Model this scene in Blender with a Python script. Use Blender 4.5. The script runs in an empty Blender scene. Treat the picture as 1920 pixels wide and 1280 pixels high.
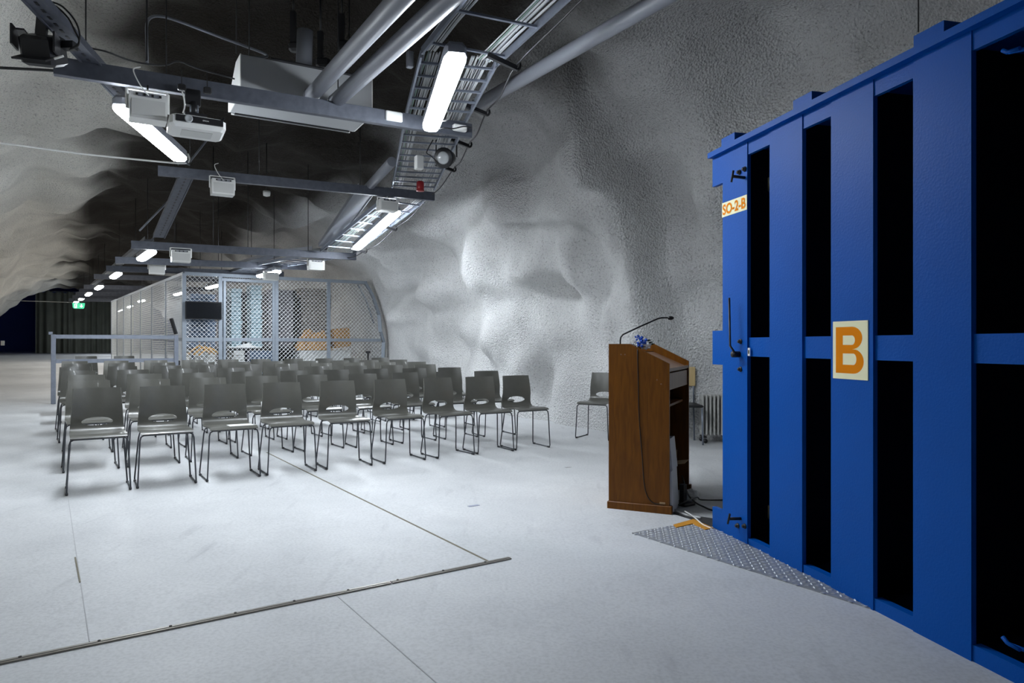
import bpy, bmesh, math, random
from math import sin, cos, pi, radians, sqrt, atan2
from mathutils import Vector, Matrix, noise
random.seed(7)
S = bpy.context.scene
COL = S.collection
# ------------------------------------------------------------------ camera, world, exposure
F = 1330.0; HY = 645.0; HC = 1.30
cam_d = bpy.data.cameras.new('camera'); cam = bpy.data.objects.new('camera', cam_d); COL.objects.link(cam)
cam.location = (0, 0, HC); cam.rotation_euler = (pi/2, 0, 0)
cam_d.sensor_width = 36; cam_d.lens = F/1920*36; cam_d.shift_y = (HY-640)/1920
cam_d.clip_start = .05; cam_d.clip_end = 200
S.camera = cam
w = bpy.data.worlds.new('world'); S.world = w; w.use_nodes = True
w.node_tree.nodes['Background'].inputs[0].default_value = (.35, .42, .55, 1)
w.node_tree.nodes['Background'].inputs[1].default_value = 0.0
S.view_settings.view_transform = 'Standard'; S.view_settings.look = 'None'
S.view_settings.gamma = 1; S.view_settings.use_curve_mapping = False
S.view_settings.exposure = 1.0
LAMP = 56.0       # radiance of the fluorescent diffusers
LAMPCOL = (.86, .93, 1.0)

# ------------------------------------------------------------------ frames
AV = Vector((-.556, .831, 0)); BV = Vector((.831, .556, 0)); UP = Vector((0, 0, 1))
SLOPE = .0156
def V(*a): return Vector(a)
def fz(x, y): return SLOPE*(AV.x*x + AV.y*y)
def P(px, py, Y): return V((px-960)/F*Y, Y, HC + (HY-py)/F*Y)
def G(px, py, dz=0):
    r = (px-960)/F
    Y = (HC-dz)/((py-HY)/F + SLOPE*(AV.x*r + AV.y))
    return V(r*Y, Y, fz(r*Y, Y)+dz)
def AB(a, b, z=0):
    p = AV*a + BV*b
    return V(p.x, p.y, fz(p.x, p.y)+z)
def PB(px, a):            # b coordinate of the point seen at column px on the line a=const
    r = (px-960)/F
    return a*(.556+.831*r)/(.831-.556*r)
def R3(x, y, z=UP):
    m = Matrix((x, y, z)).transposed(); return m
R_ROOM = R3(BV, AV)
BD = V(.86, .51, 0).normalized(); BP = V(-BD.y, BD.x, 0)
R_BEAM = R3(BD, BP)
RID = Matrix.Identity(3)

# ------------------------------------------------------------------ materials
def new_mat(name):
    m = bpy.data.materials.new(name); m.use_nodes = True
    return m, m.node_tree, m.node_tree.nodes['Principled BSDF']
def mat(name, col, rough=.5, metal=0, var=.08, scale=8, bump=0, bscale=60, spec=.5, emit=None, coat=0):
    m, nt, b = new_mat(name)
    b.inputs['Roughness'].default_value = rough; b.inputs['Metallic'].default_value = metal
    b.inputs['Specular IOR Level'].default_value = spec
    if coat: b.inputs['Coat Weight'].default_value = coat
    N = nt.nodes.new; L = nt.links.new
    tc = N('ShaderNodeTexCoord')
    nz = N('ShaderNodeTexNoise'); nz.inputs['Scale'].default_value = scale; nz.inputs['Detail'].default_value = 5
    L(tc.outputs['Object'], nz.inputs['Vector'])
    mx = N('ShaderNodeMix'); mx.data_type = 'RGBA'
    lo = tuple(c*(1-var) for c in col); hi = tuple(min(1, c*(1+var)) for c in col)
    mx.inputs[6].default_value = (*lo, 1); mx.inputs[7].default_value = (*hi, 1)
    L(nz.outputs['Fac'], mx.inputs[0]); L(mx.outputs[2], b.inputs['Base Color'])
    if bump:
        n2 = N('ShaderNodeTexNoise'); n2.inputs['Scale'].default_value = bscale; n2.inputs['Detail'].default_value = 3
        L(tc.outputs['Object'], n2.inputs['Vector'])
        bp = N('ShaderNodeBump'); bp.inputs['Strength'].default_value = bump; bp.inputs['Distance'].default_value = .01
        L(n2.outputs['Fac'], bp.inputs['Height']); L(bp.outputs['Normal'], b.inputs['Normal'])
    if emit:
        b.inputs['Emission Color'].default_value = (*emit[0], 1); b.inputs['Emission Strength'].default_value = emit[1]
    return m

def rock_mat():
    m, nt, b = new_mat('sprayed_rock')
    N = nt.nodes.new; L = nt.links.new
    b.inputs['Roughness'].default_value = .85; b.inputs['Specular IOR Level'].default_value = .25
    tc = N('ShaderNodeTexCoord')
    # speckled sprayed concrete, world metres
    big = N('ShaderNodeTexNoise'); big.inputs['Scale'].default_value = .9; big.inputs['Detail'].default_value = 6
    fine = N('ShaderNodeTexNoise'); fine.inputs['Scale'].default_value = 42; fine.inputs['Detail'].default_value = 4; fine.inputs['Roughness'].default_value = .75
    for n in (big, fine): L(tc.outputs['Object'], n.inputs['Vector'])
    r1 = N('ShaderNodeValToRGB'); e = r1.color_ramp.elements
    e[0].position = .3; e[0].color = (.66, .66, .66, 1); e[1].position = .62; e[1].color = (.86, .86, .855, 1)
    L(big.outputs['Fac'], r1.inputs[0])
    r2 = N('ShaderNodeValToRGB'); e = r2.color_ramp.elements
    e[0].position = .31; e[0].color = (.42, .42, .42, 1); e[1].position = .46; e[1].color = (1, 1, 1, 1)
    L(fine.outputs['Fac'], r2.inputs[0])
    mul = N('ShaderNodeMix'); mul.data_type = 'RGBA'; mul.blend_type = 'MULTIPLY'; mul.inputs[0].default_value = 1
    L(r1.outputs[0], mul.inputs[6]); L(r2.outputs[0], mul.inputs[7])
    # dark unpainted crown of the vault: attribute written per vertex; fade down the wall paints in shade
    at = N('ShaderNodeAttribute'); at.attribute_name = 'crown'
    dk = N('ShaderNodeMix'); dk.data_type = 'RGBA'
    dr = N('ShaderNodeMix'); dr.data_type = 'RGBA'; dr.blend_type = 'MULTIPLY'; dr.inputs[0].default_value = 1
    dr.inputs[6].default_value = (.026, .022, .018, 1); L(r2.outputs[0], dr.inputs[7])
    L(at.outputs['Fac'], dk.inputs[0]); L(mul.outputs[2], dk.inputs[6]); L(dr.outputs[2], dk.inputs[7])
    # the left side is an older, browner coat
    at2 = N('ShaderNodeAttribute'); at2.attribute_name = 'old_coat'
    tint = N('ShaderNodeMix'); tint.data_type = 'RGBA'; tint.blend_type = 'MULTIPLY'
    tint.inputs[7].default_value = (.98, .95, .88, 1)
    L(at2.outputs['Fac'], tint.inputs[0]); L(dk.outputs[2], tint.inputs[6])
    L(tint.outputs[2], b.inputs['Base Color'])
    v = N('ShaderNodeTexVoronoi'); v.inputs['Scale'].default_value = 40
    L(tc.outputs['Object'], v.inputs['Vector'])
    ad = N('ShaderNodeMath'); ad.operation = 'ADD'
    L(v.outputs['Distance'], ad.inputs[0]); L(fine.outputs['Fac'], ad.inputs[1])
    bp = N('ShaderNodeBump'); bp.inputs['Strength'].default_value = .95; bp.inputs['Distance'].default_value = .026
    L(ad.outputs[0], bp.inputs['Height']); L(bp.outputs['Normal'], b.inputs['Normal'])
    return m

def floor_mat():
    m, nt, b = new_mat('painted_floor')
    N = nt.nodes.new; L = nt.links.new
    tc = N('ShaderNodeTexCoord')
    n1 = N('ShaderNodeTexNoise'); n1.inputs['Scale'].default_value = 1.3; n1.inputs['Detail'].default_value = 8; n1.inputs['Roughness'].default_value = .65
    n2 = N('ShaderNodeTexNoise'); n2.inputs['Scale'].default_value = 60; n2.inputs['Detail'].default_value = 3
    for n in (n1, n2): L(tc.outputs['Object'], n.inputs['Vector'])
    r = N('ShaderNodeValToRGB'); e = r.color_ramp.elements
    e[0].position = .3; e[0].color = (.56, .57, .585, 1); e[1].position = .7; e[1].color = (.68, .69, .70, 1)
    L(n1.outputs['Fac'], r.inputs[0])
    r2 = N('ShaderNodeValToRGB'); e = r2.color_ramp.elements
    e[0].position = .3; e[0].color = (.86, .86, .86, 1); e[1].position = .6; e[1].color = (1, 1, 1, 1)
    L(n2.outputs['Fac'], r2.inputs[0])
    # scuffs, stretched
    mp = N('ShaderNodeMapping'); mp.inputs['Scale'].default_value = (7, 1.1, 1); mp.inputs['Rotation'].default_value = (0, 0, 1.0)
    L(tc.outputs['Object'], mp.inputs['Vector'])
    n3 = N('ShaderNodeTexNoise'); n3.inputs['Scale'].default_value = 1.6; n3.inputs['Detail'].default_value = 6
    L(mp.outputs[0], n3.inputs['Vector'])
    r3 = N('ShaderNodeValToRGB'); e = r3.color_ramp.elements
    e[0].position = .22; e[0].color = (.86, .86, .87, 1); e[1].position = .40; e[1].color = (1, 1, 1, 1)
    L(n3.outputs['Fac'], r3.inputs[0])
    m1 = N('ShaderNodeMix'); m1.data_type = 'RGBA'; m1.blend_type = 'MULTIPLY'; m1.inputs[0].default_value = 1
    L(r.outputs[0], m1.inputs[6]); L(r2.outputs[0], m1.inputs[7])
    m2 = N('ShaderNodeMix'); m2.data_type = 'RGBA'; m2.blend_type = 'MULTIPLY'; m2.inputs[0].default_value = 1
    L(m1.outputs[2], m2.inputs[6]); L(r3.outputs[0], m2.inputs[7])
    L(m2.outputs[2], b.inputs['Base Color'])
    b.inputs['Roughness'].default_value = .55; b.inputs['Specular IOR Level'].default_value = .35
    bp = N('ShaderNodeBump'); bp.inputs['Strength'].default_value = .25; bp.inputs['Distance'].default_value = .004
    L(n2.outputs['Fac'], bp.inputs['Height']); L(bp.outputs['Normal'], b.inputs['Normal'])
    return m

def wood_mat(name, c1, c2, rough=.4):
    m, nt, b = new_mat(name)
    N = nt.nodes.new; L = nt.links.new
    tc = N('ShaderNodeTexCoord'); mp = N('ShaderNodeMapping'); mp.inputs['Scale'].default_value = (14, 14, 1.6)
    L(tc.outputs['Object'], mp.inputs['Vector'])
    n = N('ShaderNodeTexNoise'); n.inputs['Scale'].default_value = 3; n.inputs['Detail'].default_value = 8; n.inputs['Distortion'].default_value = .6
    L(mp.outputs[0], n.inputs['Vector'])
    r = N('ShaderNodeValToRGB'); e = r.color_ramp.elements
    e[0].position = .3; e[0].color = (*c1, 1); e[1].position = .7; e[1].color = (*c2, 1)
    L(n.outputs['Fac'], r.inputs[0]); L(r.outputs[0], b.inputs['Base Color'])
    b.inputs['Roughness'].default_value = rough; b.inputs['Specular IOR Level'].default_value = .25
    return m

M = {}
M['rock'] = rock_mat()
M['floor'] = floor_mat()
M['back'] = mat('far_rock', (.05, .09, .34), .9, bump=.5, bscale=3)
M['curtain'] = mat('curtain_cloth', (.10, .108, .09), .9, var=.5, scale=1.2)
M['galv'] = mat('galvanised_steel', (.24, .265, .32), .45, .6, var=.22, scale=14)
M['galvd'] = mat('beam_steel', (.088, .096, .120), .5, .3, var=.38, scale=16, bump=.1, bscale=40)
M['cage'] = mat('cage_steel', (.26, .295, .34), .5, .3, var=.15, scale=12)
M['wire'] = mat('wire', (.72, .75, .77), .5, .1, var=.1)
M['duct'] = mat('duct_grey', (.21, .22, .25), .42, 0, var=.06)
M['white'] = mat('white_plastic', (.78, .78, .76), .45, var=.03)
M['offw'] = mat('white_enamel', (.62, .62, .60), .4, var=.05)
M['acg'] = mat('unit_case', (.36, .37, .38), .5, var=.05)
M['black'] = mat('black_plastic', (.012, .012, .014), .4, var=.2)
M['blackm'] = mat('black_metal', (.02, .02, .022), .5, .2, var=.2)
M['chair'] = mat('chair_laminate', (.100, .099, .086), .30, var=.10, scale=20, bump=.12, bscale=180, spec=.7, coat=.15)
M['rod'] = mat('chair_rod', (.07, .075, .085), .38, .5, var=.1)
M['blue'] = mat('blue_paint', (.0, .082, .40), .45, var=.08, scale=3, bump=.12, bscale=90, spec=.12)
M['blue_shade'] = mat('blue_inside_shade', (.003, .008, .028), .7, var=.2, scale=3, spec=.2)  # near-black blue: shade of the door recesses painted into the colour
M['cream'] = mat('sign_cream', (.95, .91, .62), .7, var=.02, spec=.1)
M['orange'] = mat('sign_orange', (.84, .25, .0), .7, var=.03, spec=.08)
M['orangep'] = mat('orange_paint', (.62, .27, .02), .6, var=.15, scale=25)
M['plate'] = mat('tread_plate', (.33, .345, .37), .42, .3, var=.15, scale=18)
M['platew'] = mat('tread_plate_worn_highlight', (.74, .76, .79), .30, .35, var=.08, scale=18)  # lighter lozenge tops: wear, with highlights put into the colour
M['wood'] = wood_mat('lectern_veneer', (.110, .036, .001), (.175, .060, .002), .42)
M['woodd'] = wood_mat('lectern_dark', (.035, .014, .006), (.055, .022, .009), .5)
M['woodp'] = wood_mat('lectern_top', (.19, .105, .068), (.25, .145, .095), .35)
M['beech'] = wood_mat('pale_beech', (.58, .42, .20), (.68, .52, .28), .45)
M['card'] = mat('cardboard', (.36, .24, .125), .85, var=.12, scale=10)
M['cardw'] = mat('white_carton', (.72, .74, .78), .7, var=.04)
M['brown'] = mat('brown_sheet', (.46, .25, .08), .7, var=.25, scale=6)
M['paleblue'] = mat('pale_blue_plastic', (.36, .50, .56), .5, var=.1)
M['greyp'] = mat('grey_bed', (.22, .21, .23), .6, var=.15)
M['bluebox'] = mat('slate_blue', (.13, .19, .29), .55, var=.15)
M['taupe'] = mat('taupe_bed', (.30, .27, .24), .7, var=.15)
M['green'] = mat('exit_green', (.02, .42, .22), .5, emit=((.03, .75, .36), .3))
M['signw'] = mat('exit_white', (.8, .85, .8), .5, emit=((.75, 1, .8), .4))
M['red'] = mat('red_plastic', (.30, .01, .015), .4, var=.1)
M['lens'] = mat('lens_glass', (.45, .47, .48), .12, var=.05, coat=.5)
M['radi'] = mat('radiator_enamel', (.50, .50, .48), .35, .2, var=.05)
M['petblue'] = mat('blue_petal', (.02, .10, .55), .6, var=.15)
M['petwhite'] = mat('white_petal', (.80, .82, .84), .6)
M['leaf'] = mat('leaf_green', (.02, .06, .03), .6)
M['joint'] = mat('floor_joint', (.20, .18, .13), .8, var=.3, scale=30)
M['hair'] = mat('hairline', (.50, .505, .515), .8, var=.1)
M['strip'] = mat('steel_strip', (.27, .25, .22), .38, .6, var=.2, scale=30)
M['stripd'] = mat('strip_groove', (.06, .055, .05), .7)
M['cableg'] = mat('grey_cable', (.55, .56, .57), .5)
M['cablek'] = mat('black_cable', (.014, .014, .015), .45)
M['cabler'] = mat('dark_red_cable', (.10, .03, .03), .5)
M['cablegr'] = mat('green_grey_cable', (.20, .30, .25), .5)
m, nt, bs = new_mat('lamp_diffuser')
bs.inputs['Base Color'].default_value = (.9, .9, .9, 1)
bs.inputs['Emission Color'].default_value = (*LAMPCOL, 1); bs.inputs['Emission Strength'].default_value = LAMP
M['lamp'] = m
m = m.copy(); m.name = 'warm_lamp_diffuser'; bs = m.node_tree.nodes['Principled BSDF']     # older, warmer tubes farther in
bs.inputs['Emission Color'].default_value = (1.0, .97, .92, 1); bs.inputs['Emission Strength'].default_value = LAMP*.5
M['lampwarm'] = m

# ------------------------------------------------------------------ mesh builder
class MB:
    def __init__(s): s.v = []; s.f = []; s.m = []; s.sm = []
    def add(s, vs, fs, smooth=False):
        o = len(s.v); s.v += [tuple(v) for v in vs]
        for f in fs: s.f.append(tuple(i+o for i in f)); s.sm.append(smooth)
        return s
    def box(s, c, sx, sy, sz, R=RID, bev=0):
        c = Vector(c)
        if bev <= 0:
            vs = [c + R @ V(x*sx/2, y*sy/2, z*sz/2) for x in (-1, 1) for y in (-1, 1) for z in (-1, 1)]
            return s.add(vs, [(0, 1, 3, 2), (4, 6, 7, 5), (0, 4, 5, 1), (2, 3, 7, 6), (0, 2, 6, 4), (1, 5, 7, 3)])
        # chamfered along local z edges and top/bottom
        hx, hy, hz = sx/2, sy/2, sz/2
        def ring(ix, z): 
            X, Yy = hx-ix, hy-ix; bb = min(bev, X*.9, Yy*.9)
            return [V(X, -Yy+bb, z), V(X, Yy-bb, z), V(X-bb, Yy, z), V(-X+bb, Yy, z), V(-X, Yy-bb, z), V(-X, -Yy+bb, z), V(-X+bb, -Yy, z), V(X-bb, -Yy, z)]
        rs = [ring(bev, -hz), ring(0, -hz+bev), ring(0, hz-bev), ring(bev, hz)]
        vs = [c + R @ p for r in rs for p in r]; fs = []
        for k in range(3):
            for i in range(8): j = (i+1) % 8; fs.append((k*8+i, k*8+j, k*8+8+j, k*8+8+i))
        fs.append(tuple(range(7, -1, -1))); fs.append(tuple(range(24, 32)))
        return s.add(vs, fs)
    def bar(s, p0, p1, w, h, up=UP):
        p0 = Vector(p0); p1 = Vector(p1); d = (p1-p0); L = d.length; d.normalize()
        if abs(d.dot(up)) > .99: up = V(0, 1, 0)
        x = d.cross(up).normalized(); u = x.cross(d).normalized()
        return s.box((p0+p1)/2, w, L, h, R3(x, d, u))
    def tube(s, pts, r, n=8, cap=True, rs=None):
        pts = [Vector(p) for p in pts]; rings = []
        ref = None; vs = []; fs = []
        for i, p in enumerate(pts):
            if i == 0: d = pts[1]-p
            elif i == len(pts)-1: d = p-pts[i-1]
            else: d = (pts[i+1]-p).normalized() + (p-pts[i-1]).normalized()
            if d.length < 1e-9: d = V(0, 0, 1)
            d.normalize()
            if ref is None: ref = V(0, 0, 1) if abs(d.z) < .9 else V(1, 0, 0)
            x = (ref - d*ref.dot(d))
            if x.length < 1e-5: x = d.orthogonal()
            x.normalize(); ref = x; y = d.cross(x)
            rr = rs[i] if rs else r
            for k in range(n): a = 2*pi*k/n; vs.append(p + (x*cos(a)+y*sin(a))*rr)
        for i in range(len(pts)-1):
            for k in range(n): j = (k+1) % n; fs.append((i*n+k, i*n+j, i*n+n+j, i*n+n+k))
        o = len(s.v); s.add(vs, fs, n > 5)
        if cap: s.add([], []); s.f.append(tuple(o+k for k in range(n-1, -1, -1))); s.sm.append(False); s.f.append(tuple(o+(len(pts)-1)*n+k for k in range(n))); s.sm.append(False)
        return s
    def prism(s, poly, org, X, Y, N, t):      # 2D polygon in plane (X,Y), extruded t along N
        org = Vector(org); n = len(poly)
        a = [org + X*p[0] + Y*p[1] for p in poly]; b = [q + N*t for q in a]
        fs = [tuple(range(n-1, -1, -1)), tuple(range(n, 2*n))]
        for i in range(n): j = (i+1) % n; fs.append((i, j, n+j, n+i))
        return s.add(a+b, fs)
    def lathe(s, prof, c, axis=UP, n=16):      # prof: (radius, height)
        c = Vector(c); ax = Vector(axis).normalized(); x = ax.orthogonal().normalized(); y = ax.cross(x)
        vs = []; fs = []
        for r, h in prof:
            for k in range(n): a = 2*pi*k/n; vs.append(c + ax*h + (x*cos(a)+y*sin(a))*r)
        for i in range(len(prof)-1):
            for k in range(n): j = (k+1) % n; fs.append((i*n+k, i*n+j, i*n+n+j, i*n+n+k))
        fs.append(tuple(range(n-1, -1, -1))); fs.append(tuple((len(prof)-1)*n+k for k in range(n)))
        return s.add(vs, fs, True)
    def build(s, name, material, parent=None, label=None, kind=None):
        me = bpy.data.meshes.new(name)
        off = parent_world(parent)
        me.from_pydata([(v[0]-off.x, v[1]-off.y, v[2]-off.z) for v in s.v], [], s.f)
        me.materials.append(material)
        me.polygons.foreach_set('use_smooth', s.sm)
        bm = bmesh.new(); bm.from_mesh(me); bmesh.ops.recalc_face_normals(bm, faces=bm.faces); 
        bm.to_mesh(me); bm.free(); me.update()
        o = bpy.data.objects.new(name, me); COL.objects.link(o)
        if parent: o.parent = parent
        if label: o['label'] = label
        if kind: o['kind'] = kind
        return o
def parent_world(o):
    t = V(0, 0, 0)
    while o is not None: t += o.location; o = o.parent
    return t
def tag(o, label, cat, group=None, kind=None):
    if label: o['label'] = label
    if cat: o['category'] = cat
    if group: o['group'] = group
    if kind: o['kind'] = kind
    return o
def thing(name, loc, label, cat, group=None):
    o = bpy.data.objects.new(name, None); COL.objects.link(o); o.location = loc; o.empty_display_size = .1
    return tag(o, label, cat, group)
def dup(root, loc, rotz, label, group=None):
    r = root.copy(); COL.objects.link(r); r.location = loc; r.rotation_euler = (0, 0, rotz); r['label'] = label
    if group: r['group'] = group
    for ch in list(root.children):
        c = ch.copy(); COL.objects.link(c); c.parent = r
        for g in ch.children:
            d = g.copy(); COL.objects.link(d); d.parent = c
    return r
def bez(p0, p1, p2, n=10):
    p0, p1, p2 = Vector(p0), Vector(p1), Vector(p2)
    return [p0*(1-t)**2 + p1*2*t*(1-t) + p2*t*t for t in [i/n for i in range(n+1)]]
def smooth_path(pts, n=6):       # Catmull-Rom
    pts = [Vector(p) for p in pts]; q = [pts[0]*2-pts[1]] + pts + [pts[-1]*2-pts[-2]]; out = []
    for i in range(1, len(q)-2):
        for k in range(n):
            t = k/n; a, b, c, d = q[i-1], q[i], q[i+1], q[i+2]
            out.append(.5*((2*b) + (c-a)*t + (2*a-5*b+4*c-d)*t*t + (3*b-3*c+d-a)*t**3))
    out.append(pts[-1]); return out

# ------------------------------------------------------------------ the rock vault, floor, far end
def sm(x, a, b):
    t = max(0, min(1, (x-a)/(b-a))); return t*t*(3-2*t)
def lerp_tab(x, tab):
    for (x0, y0), (x1, y1) in zip(tab, tab[1:]):
        if x <= x1: return y0 + (y1-y0)*max(0, (x-x0)/(x1-x0))
    return tab[-1][1]
A0, A1 = -7.0, 45.5
def bR(a): return lerp_tab(a, [(-7, 6.6), (7, 6.5), (9.5, 6.42), (12, 6.7), (15, 7.0), (46, 6.8)])
def bL(a): return lerp_tab(a, [(-7, -2.6), (8, -2.3), (20, -2.0), (46, -1.9)])
def HT(a): return lerp_tab(a, [(-7, 5.0), (5, 4.9), (11, 4.25), (20, 4.0), (36, 3.75), (46, 3.65)])
def bwall(a, z):
    R, L = bR(a), bL(a); s_ = min(.97, (max(0, z)/HT(a)))**(1/.76); return (R+L)/2 + (R-L)/2*sqrt(1-s_*s_)**.72
def WP(px, py):          # (a, height) where the sight line meets the smooth right wall
    r = (px-960)/F; b = 6.35
    for _ in range(25):
        Y = b/(.831*r+.556); a = (-.556*r+.831)*Y; z = HC+(HY-py)/F*Y-SLOPE*a; b = .5*b+.5*bwall(a, z)
    return a, z
FE = []       # hand-placed relief on the right wall: (a, z, radius_a, radius_z, inward amount)
for px, py, ra, rz, am in [(1045, 555, .38, .22, -.20), (1015, 500, .5, .22, .20), (1090, 520, .30, .5, .16), (1120, 440, .28, .22, -.22), (1160, 520, .25, .35, -.14),
                           (1175, 600, .22, .45, .26), (1140, 640, .25, .4, -.12), (985, 430, .55, .14, -.26), (985, 400, .6, .2, .24), (1080, 370, .4, .25, .16), (1070, 415, .35, .12, -.18),
                           (905, 380, .6, .22, .22), (870, 370, .4, .35, -.28), (915, 335, .8, .12, -.2), (1080, 175, .5, .3, -.16), (1130, 150, .5, .4, .14),
                           (900, 460, .5, .3, .22), (960, 510, .5, .3, .18), (860, 450, .5, .35, -.2), (745, 560, .9, .16, -.42), (755, 590, .8, .25, .25), (740, 640, .8, .5, .2),
                           (820, 560, .7, .8, .14), (850, 600, .35, .6, -.2), (880, 620, .4, .6, .16), (930, 620, .5, .35, .2), (960, 500, .3, .2, -.2),
                           (1290, 330, .35, .8, .20), (1310, 500, .3, .2, -.16), (1290, 520, .4, .12, .14), (1000, 700, .4, .4, .15), (1030, 740, .15, .5, -.22), (1100, 700, .4, .3, .10)]:
    a_, z_ = WP(px, py); FE.append((a_, z_, ra, rz, am))
rdg = [WP(1145, 280), WP(1178, 360), WP(1205, 440), WP(1224, 520), WP(1236, 600), WP(1240, 700)]     # (a, z) of a sharp crease
def ridge_a(z):
    t = sorted(rdg, key=lambda q: q[1])
    return lerp_tab(z, [(q[1], q[0]) for q in t])
ACAGE = 15.7
def vault(a, th):
    c, s_ = cos(th), sin(th)
    R, L = bR(a), bL(a); bc = (R+L)/2; w_ = (R-L)/2
    b = bc + w_*math.copysign(abs(c)**.72, c); z = HT(a)*max(0, s_)**.76
    p = AV*a + BV*b
    base = V(p.x, p.y, fz(p.x, p.y)+z)
    nrm = (BV*(-c) + UP*(-s_)).normalized()
    q = V(a, b, z)
    d = .42*noise.noise(q*.42+V(3.1, 7.7, 1.2)) + .32*noise.noise(q*.95+V(9, 2, 5)) + .15*noise.noise(q*1.9) + .045*noise.noise(q*4.5)
    if b < 2.5: d = d*(.45+.55*sm(b, .5, 2.5)) + .13*noise.noise(V(a*.22, b*1.7, z*1.7))*(1-sm(b, 1, 2))
    d += .17*(abs(noise.noise(V(a*.35+5, b*1.1, z*1.1)))-.2)*2
    if c > 0:
        for (fa, fz_, ra, rz, am) in FE:
            e = ((a-fa)/ra)**2 + ((z-fz_)/rz)**2
            if e < 9: d += am*1.2*math.exp(-e)
        # crease: the wall steps back sharply on the camera side of a slanting line
        ra_ = ridge_a(z); x = a-ra_
        k = 1-sm(z, 3.7, 4.6)
        stp = -.55*(1-sm(x, -.11, .03))*k + .26*k*math.exp(-((x-.12)/.38)**2)
    else: stp = 0
    if b > 5: q_ = math.exp(-((a-ACAGE-.3)/1.3)**2); d = d*(1-.85*q_)-.10*q_
    d = d*(.35+.65*sm(z, 0, 1.0)) + stp
    return base + nrm*d, b, z
NA = 300; NT = 120
avals = []; x = A0
while x < A1:
    avals.append(x); x += .04 if 5.2 < x < 7.4 else .08 if 3 < x < 12 else (.16 if x < 22 else .3)
avals.append(A1)
rows = [[vault(a, pi*(j/NT)) for j in range(NT+1)] for a in avals]
def strip(name, j0, j1):
    vs = []; fs = []; cr = []; oc = []
    n = j1-j0+1
    for i, a in enumerate(avals):
        for j in range(j0, j1+1):
            p, b, z = rows[i][j]; vs.append(p)
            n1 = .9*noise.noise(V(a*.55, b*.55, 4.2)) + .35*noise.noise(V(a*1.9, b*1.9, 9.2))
            cr.append(sm(b+n1*.9, .3, 1.5)*(1-sm(b+n1*.9, 4.0, 5.1)*.62-.38*sm(b+n1*.6, 5.3, 6.6))*sm(z, 1.0, 2.6))  # dark crown, then a fade that darkens the upper wall as painted shade
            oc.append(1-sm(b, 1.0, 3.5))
    for i in range(len(avals)-1):
        for k in range(n-1): fs.append((i*n+k, (i+1)*n+k, (i+1)*n+k+1, i*n+k+1))
    me = bpy.data.meshes.new(name); me.from_pydata(vs, [], fs); me.materials.append(M['rock'])
    me.polygons.foreach_set('use_smooth', [True]*len(fs))
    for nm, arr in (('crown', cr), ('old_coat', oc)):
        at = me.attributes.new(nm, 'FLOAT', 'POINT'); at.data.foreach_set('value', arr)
    o = bpy.data.objects.new(name, me); COL.objects.link(o); o['kind'] = 'structure'; return o
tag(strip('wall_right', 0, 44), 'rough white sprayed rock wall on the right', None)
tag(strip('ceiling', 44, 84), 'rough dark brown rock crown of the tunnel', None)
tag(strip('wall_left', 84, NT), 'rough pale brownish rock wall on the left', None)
def ceil_z(x, y):
    p = V(x, y, 0); a = p.dot(AV); b = p.dot(BV); R, L = bR(a), bL(a); c = max(-.98, min(.98, (b-(R+L)/2)/((R-L)/2)))
    c1 = abs(c)**(1/.72); return HT(a)*sqrt(max(0, 1-c1*c1))**.76 + fz(x, y) - .05

fl = MB()
q = [AB(-8, -6), AB(-8, 9), AB(60, 9), AB(60, -9)]
nseg = 34
for i in range(nseg):
    a0 = -8+68*i/nseg; a1 = -8+68*(i+1)/nseg
    fl.add([AB(a0, -9), AB(a0, 9), AB(a1, 9), AB(a1, -9)], [(0, 1, 2, 3)])
o = fl.build('floor', M['floor'], None, 'pale grey painted concrete floor', 'structure')
bk = MB()
for (p0, p1) in (((54, -9), (54, 9)), ((54, -9), (45, -9)), ((54, 9), (45, 9))):
    a_, b_ = AB(*p0), AB(*p1); bk.add([a_-UP*.2, b_-UP*.2, b_+UP*6, a_+UP*6], [(0, 1, 2, 3)])
bk.add([AB(45, -9, 5.9), AB(45, 9, 5.9), AB(54, 9, 5.9), AB(54, -9, 5.9)], [(0, 1, 2, 3)])
bk.build('wall_back', M['back'], None, 'dark blue-black rock behind the curtain at the far end', 'structure')
rb = MB(); rb.add([AB(-7, -9, -.2), AB(-7, 9, -.2), AB(-7, 9, 6), AB(-7, -9, 6)], [(0, 1, 2, 3)])
rb.build('wall_rear', M['rock'], None, None, 'structure')

# curtain at the far end
ct = MB(); vs = []; fs = []
n = 150; A_, B_ = AB(49.0, -.1), AB(49.0, 4.9)
ztop = 3.55
for i in range(n+1):
    t = i/n; p = A_.lerp(B_, t)
    off = .09*sin(t*88+1.5*sin(t*21)) + .05*sin(t*37)
    for k in range(5):
        kk = k/4; vs.append(p + AV*(off*(.6+.5*(1-kk))) + UP*(.02+ztop*kk + (.06*sin(t*60) if k == 4 else 0)))
for i in range(n):
    for k in range(4): fs.append((i*5+k, (i+1)*5+k, (i+1)*5+k+1, i*5+k+1))
ct.add(vs, fs, True)
cth = thing('curtain', A_.lerp(B_, .5), 'tall dark green-grey curtain closing the far end of the tunnel', 'curtain')
ct.build('cloth', M['curtain'], cth); MB().tube([A_+UP*(ztop+.05), B_+UP*(ztop+.05)], .04).build('curtain_rail', M['galvd'], cth)

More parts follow.
